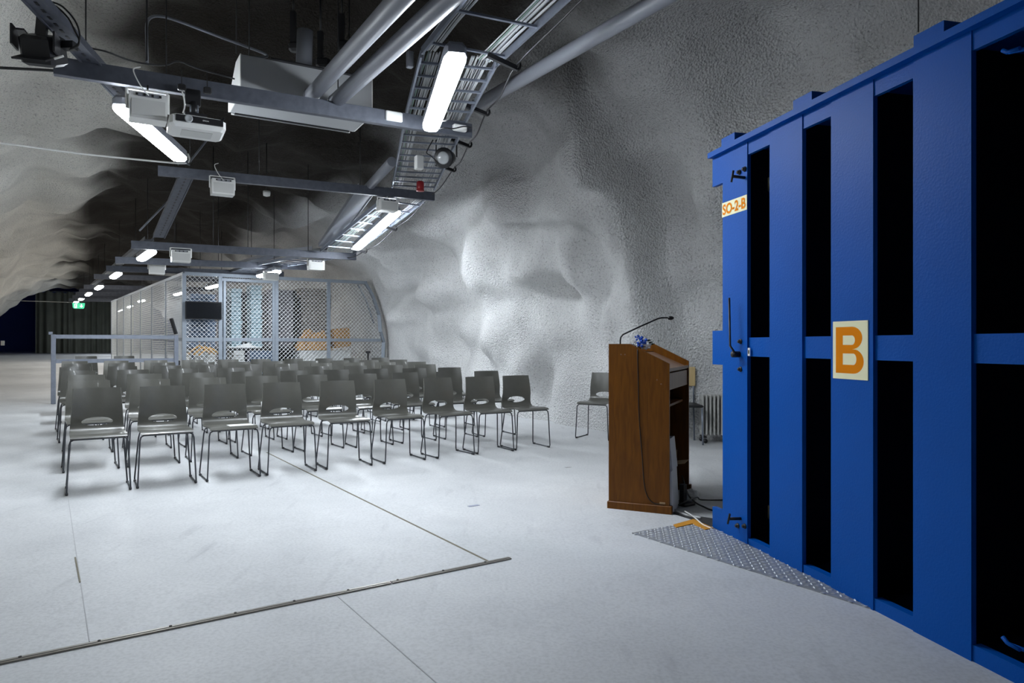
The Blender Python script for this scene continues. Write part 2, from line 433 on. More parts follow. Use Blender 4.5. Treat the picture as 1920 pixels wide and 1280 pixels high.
# floor joints and metal strip
def floor_strip(p, q, w_, name, mt, h=.004, kind='structure', label=None):
    p, q = Vector(p), Vector(q); m_ = MB(); m_.bar(p+UP*(h/2), q+UP*(h/2), w_, h); o = m_.build(name, mt, None, label, kind); return o
floor_strip(G(500, 848), G(915, 1052), .012, 'trim_2', M['joint'], .003, label='thin brownish joint line running from the chairs to the metal strip')
floor_strip(G(630, 1115), G(830, 1290), .005, 'trim_3', M['hair'], .002, label='faint joint line in the foreground floor')
floor_strip(G(128, 935), G(168, 1203), .004, 'trim_4', M['hair'], .002, label='faint joint line below the leftmost front chair')
floor_strip(G(141, 1045), G(150, 1092), .007, 'trim_5', M['joint'], .0035, label='short dark gap in the faint joint at left')
s0, s1 = G(-60, 1256), G(956, 1047)
st = thing('threshold_strip', s0.lerp(s1, .5), 'flat steel threshold strip screwed across the foreground floor', 'floor strip')
dv = (s1-s0); Ld = dv.length; dn = dv.normalized(); sd = dn.cross(UP)
msp = s0.lerp(s1, .70)
for (u, v_) in ((s0, msp-dn*.004), (msp+dn*.004, s1)):
    MB().bar(u+UP*.004, v_+UP*.004, .034, .007).build('steel_bar', M['strip'], st)
    MB().bar(u+UP*.0083+sd*.004, v_+UP*.0083+sd*.004, .006, .001).build('groove', M['stripd'], st)
for k in range(9):
    t = (k+.6)/9.2; MB().lathe([(.007, 0), (.006, .003)], s0+dn*(Ld*t)+UP*.0072-sd*.009, n=8).build('screw', M['stripd'], st)
for i, (px, py) in enumerate([(888, 948), (1065, 876)]):
    c = G(px, py); o = MB().box(c+UP*.002, .09 if i == 0 else .06, .035, .002, R_ROOM).build('tape_mark', mat('tape%d' % i, (.33, .35, .46) if i == 0 else (.45, .45, .46), .6))
    tag(o, ['small bluish tape mark on the open floor in front of the chairs', 'tiny grey tape mark on the floor left of the lectern'][i], 'tape')

# ------------------------------------------------------------------ blue blast door
DD = V(-.237, .9715, 0).normalized(); DN = V(DD.y, -DD.x, 0)       # along the door (away), into the door
FAR = V(1.402, 4.858, 0)
def DP(t, d, z): p = FAR - DD*t + DN*d; return V(p.x, p.y, z)
RDm = R3(-DD, DN)
r336 = (1336-960)/F; far_z = fz(FAR.x, FAR.y)
FAR = G(1336, 988); FAR.z = 0
def t_of(px):
    r = (px-960)/F      # solve FAR - DD t = (rY, Y)
    # x: FAR.x - DD.x t = r (FAR.y - DD.y t)
    return (FAR.x - r*FAR.y)/(DD.x - r*DD.y)
ZB = fz(FAR.x, FAR.y)-.01
def Zd(px, py):
    t = t_of(px); Y = FAR.y - DD.y*t; return HC + (HY-py)/F*Y
ztop_d = (Zd(1336, 290)+Zd(1700, 100))/2
tE = [t_of(x) for x in (1355, 1401, 1443, 1504, 1558, 1637, 1712, 1821)]
TW = tE[7]+.26; TEND = TW+.30
door = thing('blast_door', DP(1.2, 0, ZB), 'huge blue steel blast door with upright ribs standing open at the right', 'door')
def dbox(name, t0, t1, d0, d1, z0, z1, mt=M['blue'], par=door, label=None, bev=0):
    return MB().box(DP((t0+t1)/2, (d0+d1)/2, (z0+z1)/2), t1-t0, d1-d0, z1-z0, RDm, bev).build(name, mt, par, label)
cols_ = [(tE[0], tE[1]), (tE[2], tE[3]), (tE[4], tE[5]), (tE[6], tE[7]), (TW, TEND)]
zr_top = (Zd(1402, 290)+Zd(1822, 92.6))/2; zr_bot = (Zd(1402, 1009)+Zd(1817, 1207))/2
z_rim0 = ztop_d-.035
for (u, v_) in cols_: dbox('rib', u, v_, 0, .025, ZB-.05, z_rim0)
for (u, v_) in zip([c[1] for c in cols_[:-1]], [c[0] for c in cols_[1:]]):
    dbox('header_plate', u, v_, .006, .03, zr_top, z_rim0)
    dbox('sill_plate', u, v_, .006, .05, ZB-.05, zr_bot)
    dbox('cross_bar', u, v_, .012, .05, Zd(u and 1500, 671), Zd(1500, 631))
dbox('top_rim', -.005, TEND+.02, -.035, .5, z_rim0, ztop_d)
for i, px in enumerate([1371, 1511, 1748, 1990]):
    t = t_of(px); dbox('lug', t-.07, t+.09, -.03, .16, ztop_d, ztop_d+.05)
for (y0, y1) in ((284, 349), (620, 683), (951, 990)):
    dbox('hinge_tab', 0, tE[0], 0, .03, Zd(1340, y1), Zd(1340, y0))
# inner box: webs behind the ribs, back and sides, their shade painted in near-black
for (u, v_) in cols_: dbox('web', (u+v_)/2-.012, (u+v_)/2+.012, .025, .5, ZB, z_rim0, M['blue_shade'], label='web with shade painted in')
dbox('back_panel', tE[0], TEND, .5, .52, ZB, z_rim0, M['blue_shade'], label='dark inner skin')
dbox('floor_panel', tE[0], TEND, .05, .5, ZB-.02, ZB+.01, M['blue_shade'], label='dark inner bottom')
MB().tube([DP(tE[1]+.06, .14, ZB), DP(tE[1]+.06, .14, z_rim0)], .022, 10).build('locking_rod', M['blue_shade'], door, 'dark locking rod')
for z in (Zd(1418, 965), Zd(1418, 340)):
    MB().lathe([(.03, 0), (.03, .08)], DP(tE[1]+.06, .14, z-.04), n=12).build('rod_collar', mat('brass%.1f' % z, (.10, .09, .05), .4, .6), door, 'dull brass collar')
# levers, T handles and bolts
def bolt(t, z, r=.011):
    MB().lathe([(r*1.5, 0), (r*1.5, .006), (r, .006), (r, .018), (r*.6, .022)], DP(t, 0, z), -DN, 10).build('bolt', M['blackm'], door)
def thandle(px, py):
    t = t_of(px); z = Zd(px, py); b0 = DP(t, 0, z); e = DP(t+.0, -.085, z+.004)
    h = MB(); h.tube([b0, e], .010, 8); h.build('spindle', M['blackm'], door)
    MB().tube([e+UP*.034-DD*.012, e-UP*.034+DD*.012], .007, 8).build('tee_handle', M['blackm'], door)
thandle(1396, 333); thandle(1389, 972)
bolt(t_of(1387), Zd(1387, 323)); bolt(t_of(1397), Zd(1397, 317)); bolt(t_of(1384), Zd(1384, 985)); bolt(t_of(1397), Zd(1397, 986))
bolt(t_of(1389), Zd(1389, 692)); bolt(t_of(1389), Zd(1389, 640))
for (py) in (1203, 100):      # handles just inside the frame at right
    t = t_of(1905); z = Zd(1905, py)
    MB().tube([DP(t-.02, -.04, z+.015), DP(t+.0, -.04, z), DP(t+.05, -.04, z-.005)], .008, 8).build('tee_handle', M['blue'], door, 'blue tee handle')
    MB().tube([DP(t+.005, -.04, z-.002), DP(TW+.03, .0, z-.012)], .008, 8).build('spindle', M['blue'], door)
# lever: long thin bar on pivot
tl = t_of(1386); zl = Zd(1386, 664)
MB().lathe([(.02, 0), (.02, .05), (.012, .055)], DP(tl, 0, zl), -DN, 12).build('lever_pivot', M['blackm'], door)
MB().tube([DP(tl, -.045, zl), DP(tl+.045, -.055, zl+.006), DP(t_of(1370)+.085, -.055, Zd(1370, 648)), DP(t_of(1368.5)+.085, -.055, Zd(1369, 560))], .007, 8).build('lever', M['blackm'], door)
dbox('tag', t_of(1402.5), t_of(1406.5), -.002, .0, Zd(1404, 667), Zd(1404, 652), M['white'], label='tiny white tag with a dark mark')
dbox('tag_mark', t_of(1403.6), t_of(1405.4), -.004, -.001, Zd(1404, 663), Zd(1404, 656), M['black'])
# signs
def text_mesh(txt, size, name, mt, par, org, X, Yv, N, depth=.003, width=None, offs=0):
    cu = bpy.data.curves.new('lettering_curve', 'FONT'); cu.body = txt; cu.size = 1; cu.extrude = 0; cu.offset = offs; cu.resolution_u = 6
    ob = bpy.data.objects.new('lettering_tmp', cu); COL.objects.link(ob)
    dg = bpy.context.evaluated_depsgraph_get(); dg.update()
    me = bpy.data.meshes.new_from_object(ob.evaluated_get(dg)); bpy.data.objects.remove(ob); bpy.data.curves.remove(cu)
    xs = [v.co.x for v in me.vertices]; ys = [v.co.y for v in me.vertices]
    sx = (width/(max(xs)-min(xs))) if width else size; sy = size/(max(ys)-min(ys)) if width else size
    x0, y0 = min(xs), min(ys); off = parent_world(par)
    for v in me.vertices:
        p = org + X*((v.co.x-x0)*sx) + Yv*((v.co.y-y0)*sy) + N*depth; v.co = p-off
    me.materials.append(mt); me.name = name
    o = bpy.data.objects.new(name, me); COL.objects.link(o)
    if par: o.parent = par
    return o
tx0, tx1 = t_of(1354.5), tE[1]; zc = Zd(1377, 386.5)
sg = dbox('small_sign', tx0, tx1, -.003, .0, zc-.048, zc+.046, M['cream'], label='cream plate with orange code')
text_mesh('SO-2-B', .070, 'lettering', M['orange'], sg, DP(tx0+.010, 0, zc-.036), -DD, UP, -DN, .0045, (tx1-tx0)-.022, .028)
bx0, bx1 = t_of(1563), t_of(1628.5); bz0 = (Zd(1563, 708)+Zd(1628, 714))/2; bz1 = (Zd(1563, 604)+Zd(1628, 599))/2
sg = dbox('large_sign', bx0, bx1, -.004, .0, bz0, bz1, M['cream'], label='cream plate with big orange letter')
bw = (bx1-bx0); bh = bz1-bz0
def arc(cx, cy, rx, ry, a0, a1, n=8): return [(cx+rx*cos(a0+(a1-a0)*i/n), cy+ry*sin(a0+(a1-a0)*i/n)) for i in range(n+1)]
w1, h1 = bw*.80, bh*.80; x0, y0 = bw*.09, bh*.10; sw = w1*.235
def bp(x, y): return (x0+x*w1, y0+y*h1)
ox = MB()
def loop_pts(outer):
    k = 1 if outer else 0
    return None
# letter B: stem, three bars, two bowls (rings of quads)
def quadstrip(mb, o_pts, i_pts):
    a_ = [DP(bx0+p[0], -.0045, bz0+p[1]) for p in o_pts]; b_ = [DP(bx0+p[0], -.0045, bz0+p[1]) for p in i_pts]
    n_ = len(a_); back = [p+DN*.003 for p in a_+b_]
    mb.add(a_+b_+back, [(i, i+1, n_+i+1, n_+i) for i in range(n_-1)] + [(2*n_+i, 2*n_+i+1, i+1, i) for i in range(n_-1)] + [(n_+i, n_+i+1, 3*n_+i+1, 3*n_+i) for i in range(n_-1)])
def pt(x, y): return (x0+x, y0+y)
T_ = sw*.92
def stem(mb, x_a, x_b, y_a, y_b): quadstrip(mb, [pt(x_a, y_a), pt(x_a, y_b)], [pt(x_b, y_a), pt(x_b, y_b)])
stem(ox, 0, sw*1.1, 0, h1)
mid = h1*.52
for (ya, yb, xr, tb, tt) in ((mid, h1, w1*.95, T_/2, T_), (0, mid, w1, T_, T_/2)):
    ry = (yb-ya)/2; cy = (ya+yb)/2; rx = w1*.36; cx = xr-rx
    oo = [pt(sw, yb)] + [pt(*p) for p in arc(cx, cy, rx, ry, pi/2, -pi/2, 14)] + [pt(sw, ya)]
    yi, yj = ya+tb, yb-tt
    ii = [pt(sw, yj)] + [pt(*p) for p in arc(cx, (yi+yj)/2, rx-sw*1.08, (yj-yi)/2, pi/2, -pi/2, 14)] + [pt(sw, yi)]
    quadstrip(ox, oo, ii)
ox.build('letter', M['orange'], sg)

# ------------------------------------------------------------------ tread plate in front of the door
c0, c1_ = G(1185, 1000), G(1640, 1144)
pb0 = G(1301, 976)
e_a = (c1_-c0).normalized(); 
pA, pB = c0, c1_
farR = pb0
plate = thing('tread_plate', pA.lerp(pB, .4), 'silver diamond tread plate let into the floor at the foot of the door', 'floor plate')
poly = [pA, pB+e_a*.05, G(1700, 1166), G(1336, 990), G(1301, 978)]
m_ = MB(); top = [p+UP*.006 for p in poly]; m_.add(top, [tuple(range(5))]); m_.add([p for p in poly]+top, [(i, (i+1) % 5, 5+(i+1) % 5, 5+i) for i in range(5)])
m_.build('sheet', M['plate'], plate)
def inside(p, pl):
    c = False
    for i in range(len(pl)):
        a, b = pl[i], pl[i-1]
        if (a.y > p.y) != (b.y > p.y) and p.x < (b.x-a.x)*(p.y-a.y)/(b.y-a.y)+a.x: c = not c
    return c
lz = MB(); sp = .036; ev = e_a; bvv = UP.cross(ev)
for i in range(-50, 80):
    for j in range(-50, 60):
        c = pA + ev*(i*sp) + bvv*(j*sp)
        if not inside(c, poly): continue
        c = V(c.x, c.y, fz(c.x, c.y)+.006)
        d = (ev if (i+j) % 2 else bvv)*.5 + (bvv if (i+j) % 2 else ev)*0
        d = (ev+bvv).normalized() if (i+j) % 2 else (ev-bvv).normalized()
        s_ = d.cross(UP)
        lz.add([c+d*.018, c+s_*.0065, c-d*.018, c-s_*.0065, c+UP*.005+d*.007, c+UP*.005-d*.007], [(0, 1, 4), (1, 5, 4), (1, 2, 5), (2, 3, 5), (3, 4, 5), (3, 0, 4)])
lz.build('tread_lozenges', M['platew'], plate, None, 'stuff')
og = MB()
def flat(mb, pts, z0, z1):
    n_ = len(pts); mb.add([V(p.x, p.y, fz(p.x, p.y)+z0) for p in pts]+[V(p.x, p.y, fz(p.x, p.y)+z1) for p in pts], [tuple(range(n_-1, -1, -1)), tuple(range(n_, 2*n_))]+[(i, (i+1) % n_, n_+(i+1) % n_, n_+i) for i in range(n_)])
flat(og, [G(1262, 986), G(1300, 975.5), G(1338, 992), G(1322, 995), G(1299, 984), G(1268, 991)], 0, .011)
og.build('painted_edge', M['orangep'], plate, 'orange painted edge')
pit = MB(); flat(pit, [G(1303, 976), G(1262, 963), G(1262, 960), G(1305, 967), G(1348, 974), G(1345, 993)], .001, .003)
o = pit.build('floor_slot', M['black']); tag(o, 'black slot in the floor beside the orange edge under the door corner', 'slot')

# ------------------------------------------------------------------ lectern
LF = G(1255, 964)                      # near bottom corner (front edge of the left side)
E1 = V(-.92, .39, 0).normalized(); E2 = V(.39, .92, 0).normalized()
LD, LW = .455, .90
lec = thing('lectern', LF+E1*LD/2+E2*LW/2, 'brown wooden lectern with slanted top standing beside the blue door', 'lectern')
def LP(u, v_, z): return LF + E1*u + E2*v_ + UP*z
H1, H2 = 1.245, 1.10
prof = [(0, .05), (LD, .05), (LD, H1), (.165+.13, H1), (0, H2)]
for i, v0 in enumerate((0, LW-.022)):
    MB().prism(prof, LF+E2*v0, E1, UP, E2, .022).build('side_panel', M['wood'], lec)
    MB().box(LF+E1*(LD/2-.005)+E2*(v0+.011)+UP*.03, LD+.03, .045, .06, R3(E1, E2), .004).build('base_moulding', M['wood'], lec)
MB().box(LP(LD-.011, LW/2, (H1+.05)/2), .022, LW-.044, H1-.05, R3(E1, E2)).build('front_panel', M['wood'], lec)
MB().box(LP(LD-.02, LW/2, .03), .04, LW-.05, .06, R3(E1, E2)).build('base_moulding', M['wood'], lec)
# slanted desk, recessed between the sides
slope = V(0, 0, 0); pa = LP(.012, LW/2, H2-.055); pb = LP(.30, LW/2, H1-.075)
MB().bar(pa, pb, LW-.046, .018, UP).build('desk_board', M['woodp'], lec, 'lighter worn desk surface')
MB().box(LP(.37, LW/2, H1-.07), .14, LW-.046, .018, R3(E1, E2)).build('top_ledge', M['wood'], lec)
MB().box(LP(.012, LW/2, H2-.045), .022, LW-.046, .022, R3(E1, E2)).build('desk_lip', M['woodp'], lec)
MB().box(LP(.02, LW/2, H2-.135), .018, LW-.048, .125, R3(E1, E2), .002).build('drawer', M['woodp'], lec, 'lighter brown drawer front')
MB().box(LP(.20, LW/2, .77), .30, LW-.046, .018, R3(E1, E2)).build('shelf', M['wood'], lec)
MB().box(LP(LD-.03, LW/2, .62), .008, LW-.046, 1.1, R3(E1, E2)).build('inner_back', M['woodd'], lec)
for k in range(4): MB().lathe([(.005, 0), (.004, .002)], LP([.36, .33, .06, .09][k], 0, [H1-.08, H1-.08, .95, .98][k]), -E2, 8).build('screw_cap', M['woodp'], lec)
# cable down the side panel
cp = [LP(.235, -.004, H1-.04), LP(.228, -.005, .95), LP(.222, -.005, .7), LP(.20, -.005, .42), LP(.185, -.005, .22), LP(.16, -.005, .12), LP(.11, -.005, .072), LP(.03, -.005, .075)]
o = MB().tube(smooth_path(cp, 5), .0032, 6).build('microphone_cable', M['cablek']); tag(o, 'thin dark cable running down the outer side of the lectern', 'cable')
o = MB().box(LP(.05, -.004, .078), .04, .008, .012, R3(E1, E2)).build('cable_connector', M['card']); tag(o, 'small tan connector at the foot of the lectern side', 'connector')
# microphone
mb0 = LP(.385, .10, H1-.06)
mic = thing('gooseneck_microphone', mb0, 'thin black gooseneck microphone rising from the lectern top', 'microphone')
Ym = mb0.y
g = [P(1163, 652, Ym), P(1163, 638, Ym), P(1164, 632, Ym), P(1168, 627, Ym), P(1200, 612, Ym+.05), P(1234, 597, Ym+.12), P(1241, 595.5, Ym+.13), P(1252, 595.5, Ym+.14)]
MB().tube(g, .006, 8).build('gooseneck', M['black'], mic)
MB().lathe([(.001, 0), (.010, .004), (.0155, .014), (.016, .030), (.012, .044), (.004, .052)], P(1251.5, 596, Ym+.14), V(1, .1, .0), 12).build('capsule', M['black'], mic)
MB().lathe([(.02, 0), (.018, .012)], mb0+UP*-.0, n=12).build('mount', M['black'], mic)
# flowers: blue and white bow-like posy
fc = LP(.21, .06, H1-.055)
fl_ = thing('artificial_posy', fc, 'small posy of blue and white cloth flowers lying on the lectern top', 'flowers')
fY = fc.y
def flower(c, mt, r, name):
    m_ = MB()
    for k in range(5):
        a = 2*pi*k/5+random.random(); d = V(cos(a), -.35, sin(a)).normalized(); s_ = d.cross(V(0, -1, 0)).normalized(); u = d.cross(s_)
        t0 = c+d*r*.15; t1 = c+d*r
        m_.add([t0, c+d*r*.6+s_*r*.38, t1, c+d*r*.6-s_*r*.38, c+d*r*.55+V(0, -1, 0)*r*.25], [(0, 1, 4), (1, 2, 4), (2, 3, 4), (3, 0, 4)])
    m_.lathe([(.001, -.005), (r*.2, 0), (r*.12, r*.2)], c, V(0, -1, 0), 6)
    m_.build(name, mt, fl_)
for (px, py, k, r) in [(1205, 638, 'petblue', .040), (1201, 644, 'petblue', .036), (1195, 633, 'petblue', .026), (1194, 642, 'petwhite', .034), (1198, 646, 'petwhite', .03), (1208, 649, 'petwhite', .034), (1215, 648, 'petwhite', .03), (1190, 645, 'petwhite', .026)]:
    flower(P(px, py, fY+random.uniform(-.015, .02)), M[k], r, 'blossom')
for (px, py) in [(1214, 642), (1211, 638), (1200, 650), (1217, 645)]:
    c = P(px, py, fY); m_ = MB(); m_.add([c, c+V(.02, -.01, .008), c+V(.045, 0, .004), c+V(.02, .01, -.008)], [(0, 1, 2, 3)]); m_.add([c, c+V(.02, 0, -.004), c+V(.045, 0, .004)], [(0, 1, 2)]); m_.build('leaf', M['leaf'], fl_)
# cartons inside the lectern foot
def carton(loc, sx, sy, sz, yaw, tilt, label, flaps=(), mt=M['cardw'], name='carton', marks=True):
    X = V(cos(yaw), sin(yaw), 0); Yd = V(-sin(yaw), cos(yaw), 0); Zd_ = (UP*cos(tilt)+X*sin(tilt)).normalized(); X = Yd.cross(Zd_)
    R = R3(X, Yd, Zd_); c = Vector(loc)+Zd_*(sz/2)
    t = thing(name, loc, label, 'box')
    w_ = .004
    MB().box(c-X*(sx/2), w_, sy, sz, R).build('wall', mt, t); MB().box(c+X*(sx/2), w_, sy, sz, R).build('wall', mt, t)
    MB().box(c-Yd*(sy/2), sx, w_, sz, R).build('wall', mt, t); MB().box(c+Yd*(sy/2), sx, w_, sz, R).build('wall', mt, t)
    MB().box(c-Zd_*(sz/2-.003), sx, sy, w_, R).build('bottom', mt, t)
    for (ax, sg, ang) in flaps:
        D = (X if ax == 'x' else Yd)*sg; W = sy if ax == 'x' else sx
        h = c+Zd_*(sz/2)+D*((sx if ax == 'x' else sy)/2); dirn = (D*cos(ang)+Zd_*sin(ang)).normalized(); side = (Yd if ax == 'x' else X)
        MB().box(h+dirn*.05, W, .10, .003, R3(side, dirn, side.cross(dirn))).build('flap', M['card'], t, 'brown cardboard flap')
    if marks:
        for k in range(5):
            MB().box(c-Zd_*(sz*.18)+Zd_*(.012*k)-Yd*(sy/2+.003), .05-.008*(k % 3), .002, .006, R).build('print_mark', M['blackm'], t)
    return t
ya = atan2(E1.y, E1.x)
def lean_box(quad, thick, label, name='carton'):
    pass
carton(LP(.090, .155, .002), .22, .23, .30, ya, .05, 'lower white carton standing inside the lectern by its near side')
carton(LP(.085, .150, .305), .20, .20, .23, ya, .10, 'upper white carton stacked inside the lectern by its near side', marks=False)
carton(LP(.150, .410, .002), .22, .20, .31, ya, .0, 'open white carton with brown flaps inside the lectern', flaps=[('x', -1, .15), ('x', 1, 1.3), ('y', -1, .9), ('y', 1, 1.35)])
# power stand, plastic bag, cables near lectern foot
ps = G(1281, 946)
t = thing('power_post', ps, 'small black power post standing on the floor behind the lectern corner', 'power outlet')
MB().box(ps+UP*.06, .035, .05, .20, R_ROOM, .004).build('post', M['black'], t); MB().box(ps+UP*.012, .12, .14, .02, R_ROOM, .004).build('foot', M['black'], t)
bg = MB(); vs = []; fs = []
cb = G(1296, 940)+UP*.05
for i in range(9):
    for k in range(14):
        th_ = pi*i/8; a = 2*pi*k/14; rr = 1+.35*noise.noise(V(i*1.3, k*1.7, 3)); vs.append(cb+V(.06*sin(th_)*cos(a)*rr, .05*sin(th_)*sin(a)*rr, .05*cos(th_)*rr))
for i in range(8):
    for k in range(14): j = (k+1) % 14; fs.append((i*14+k, i*14+j, i*14+14+j, i*14+14+k))
bg.add(vs, fs, False); o = bg.build('plastic_bag', M['white']); tag(o, 'crumpled clear-white plastic bag on the floor behind the lectern', 'bag')
def gcable(pts, r, mt, label, name='power_cable'):
    o = MB().tube(smooth_path(pts, 6), r, 6).build(name, mt); tag(o, label, 'cable'); return o
gcable([LP(.02, .03, .30), G(1262, 868)+UP*.20, G(1285, 912, .1), G(1300, 938, .06), G(1320, 950, .012), G(1340, 957, .006), G(1380, 960, .006)], .006, M['cablek'], 'black cable looping from inside the lectern to the blue door')
gcable([G(1272, 946, .05), G(1290, 938, .07), G(1307, 932, .06), G(1312, 936, .03), G(1325, 937, .02), G(1350, 937, .006), G(1390, 936, .006)], .0055, M['cablek'], 'black cable running across the floor behind the blue door edge')
gcable([G(1258, 952, .02), G(1270, 958, .01), G(1290, 966, .006), G(1315, 971, .006)], .009, M['cableg'], 'thick grey cable lying at the lectern foot')
gcable([G(1284, 958, .03), G(1300, 968, .02), G(1318, 983, .012), G(1334, 990, .012)], .005, M['white'], 'white cable with a plug crossing the orange edge')

# ------------------------------------------------------------------ chairs
def chair_proto():
    root = thing('stacking_chair', (0, 0, 0), '', 'chair')
    # side profile (y, z); +y is the back
    prof = [(-.200, .440), (-.182, .452), (-.10, .457), (.02, .450), (.12, .446), (.165, .452), (.194, .470), (.208, .496)]
    hole0, hole1 = (.208, .496), (.221, .584)
    top = [(.226, .62), (.235, .68), (.247, .75), (.262, .82)]
    def width(z, y):
        if z < .47: return .405 if y > -.15 else .40
        return .400-.045*(z-.47)/.35
    NC = 8; bm = bmesh.new(); 
    def pt_(u, y, z):
        wv = width(z, y); k = .045*sm(z, .5, .66)
        return bm.verts.new((u*wv/2, y-k*(u*u), z))
    us = [-1+2*i/NC for i in range(NC+1)]
    rowsA = [[pt_(u, *p) for u in us] for p in prof]
    rowsB = [[pt_(u, *p) for u in us] for p in [hole1]+top]
    for rws in (rowsA, rowsB):
        for r0, r1 in zip(rws, rws[1:]):
            for i in range(NC): bm.faces.new((r0[i], r0[i+1], r1[i+1], r1[i]))
    # ring between rowsA[-1] and rowsB[0] around the elliptical hole
    def at(v): return (hole0[0]+(hole1[0]-hole0[0])*v, hole0[1]+(hole1[1]-hole0[1])*v)
    sideR = [pt_(1, *at(v)) for v in (.25, .5, .75)]; sideL = [pt_(-1, *at(v)) for v in (.75, .5, .25)]
    outer = rowsA[-1] + sideR + rowsB[0][::-1] + sideL
    uv = [(u, 0) for u in us] + [(1, v) for v in (.25, .5, .75)] + [(u, 1) for u in us[::-1]] + [(-1, v) for v in (.75, .5, .25)]
    inner = []
    for (u, v) in uv:
        dx, dy = u, (v-.5)*1.0; a = atan2(dy/.42, dx/.60)
        y, z = at(.5+.40*sin(a)); inner.append(pt_(.60*cos(a), y, z))
    n = len(outer)
    for i in range(n): j = (i+1) % n; bm.faces.new((outer[i], outer[j], inner[j], inner[i]))
    bmesh.ops.recalc_face_normals(bm, faces=bm.faces)
    bmesh.ops.solidify(bm, geom=bm.faces[:], thickness=.010)
    me = bpy.data.meshes.new('seat_shell'); bm.to_mesh(me); bm.free(); me.materials.append(M['chair'])
    for p in me.polygons: p.use_smooth = False
    me.polygons.foreach_set('use_smooth', [abs(p.area) > 8e-5 and True for p in me.polygons])
    sh = bpy.data.objects.new('seat_shell', me); COL.objects.link(sh); sh.parent = root
    md = sh.modifiers.new('edge', 'EDGE_SPLIT'); md.split_angle = radians(40)
    r = .0068
    for s_ in (-1, 1):
        pts = [(s_*.17, .12, .436), (s_*.185, .135, .424), (s_*.195, .14, .38), (s_*.222, .185, .030), (s_*.222, .178, .014), (s_*.222, .16, .010), (s_*.222, -.165, .010), (s_*.222, -.186, .014), (s_*.222, -.194, .03), (s_*.205, -.185, .395), (s_*.197, -.183, .424), (s_*.175, -.183, .436)]
        lg = MB().tube(pts, r, 6).build('skid_leg', M['rod'], root)
        for y in (-.165, .155): MB().box((s_*.222, y, .010), .020, .040, .020, RID, .003).build('glide', M['black'], lg)
    MB().tube([(-.176, -.183, .436), (.176, -.183, .436)], r, 6).build('front_rail', M['rod'], root)
    MB().tube([(-.17, .12, .436), (.17, .12, .436)], r, 6).build('rear_rail', M['rod'], root)
    return root
proto = chair_proto(); used = [False]
TH = atan2(.556, .831)
def place_chair(loc, rz, label, group):
    if not used[0]:
        used[0] = True; proto.location = loc; proto.rotation_euler = (0, 0, rz); proto['label'] = label; proto['group'] = group; return proto
    return dup(proto, loc, rz, label, group)
ORD = ['first', 'second', 'third', 'fourth', 'fifth', 'sixth', 'seventh', 'eighth', 'ninth', 'tenth']
OR2 = ['eleventh', 'twelfth', 'thirteenth', 'fourteenth', 'fifteenth', 'sixteenth', 'seventeenth', 'eighteenth', 'nineteenth', 'twentieth', 'twenty-first', 'twenty-second', 'twenty-third', 'twenty-fourth', 'twenty-fifth', 'twenty-sixth']
ROWN = ['front row', 'second row from the front', 'third row from the front', 'fourth row from the front', 'fifth row from the front', 'sixth row from the front', 'rear row by the cage']
r1 = [182, 304, 420, 526, 630, 728, 817, 896, 964]
r2 = [166, 281, 388, 490, 584, 676, 757, 840, 907]
rowsdef = [(7.02, [PB(x, 7.02) for x in r1]), (8.12, [PB(x, 8.12) for x in r2]),
           (9.15, [.45+i*(5.0-.45)/8 for i in range(9)]), (10.2, [.42+i*(5.15-.42)/8 for i in range(9)]),
           (11.25, [.42+i*(5.5-.42)/9 for i in range(10)]), (12.3, [.5+i*(5.62-.5)/9 for i in range(10)]),
           (13.4, [.5+i*(5.75-.5)/9 for i in range(10)])]
rng = random.Random(4)
for k, (a_, bs_) in enumerate(rowsdef):
    for i, b_ in enumerate(bs_):
        da = rng.uniform(-.04, .04) if k else 0; rz = TH + rng.uniform(-.05, .05) - (.10 if i >= len(bs_)-2 else 0)
        n = len(bs_)
        lab = 'grey-brown shell chair, %s from the left in the %s' % (ORD[i], ROWN[k])
        if i == 0: lab = 'grey-brown shell chair at the left end of the %s' % ROWN[k]
        if i == n-1: lab = 'grey-brown shell chair at the right end of the %s' % ROWN[k]
        bp_ = AB(a_+da, b_)            # where the backrest top stands
        yv = V(-sin(rz), cos(rz), 0); o_ = bp_ - yv*.25; o_.z = fz(o_.x, o_.y)
        place_chair(o_, rz, lab, 'shell chairs set out in rows')
for (px, lab) in ((163, 'dark shell chair behind the handrail, the left one of two'), (235, 'dark shell chair behind the handrail, the right one of two')):
    a_ = 15.75; p_ = AB(a_, PB(px, a_)); place_chair(p_, TH, lab, 'chairs behind the handrail')
yv = V(.507, .862, 0); rz = atan2(-yv.x, yv.y); p_ = G(1081, 821); xv = V(yv.y, -yv.x, 0)
o_ = p_ + xv*.222 + yv*.165; o_.z = fz(o_.x, o_.y)
place_chair(o_, rz, 'dark grey shell chair alone against the rock wall left of the lectern', 'chair by the wall')
# papers on chairs
def seat_pt(k, i, fx=0, fy=-.05):
    a_, bs_ = rowsdef[k]; p = AB(a_-.25, bs_[i]) + BV*fx + AV*fy; return p
p_ = seat_pt(0, 2, .07, -.09); o = MB().box(p_+UP*.466, .21, .148, .003, R_ROOM).build('paper_sheet', M['white']); tag(o, 'white sheet of paper lying on the third chair of the front row', 'paper')
p_ = seat_pt(1, 3, -.02, .10); o = MB().bar(p_+UP*.47+BV*.03, p_+UP*.545+BV*.03+AV*.03, .09, .012, AV).build('paper_cup', M['white']); tag(o, 'small white card propped on the fourth chair of the second row', 'paper')
p_ = seat_pt(0, 4, .19, -.08); o = MB().box(p_+UP*.485, .018, .02, .045, R_ROOM).build('chair_tag', M['white']); tag(o, 'tiny white tag on the seat edge of the fifth front chair', 'tag')

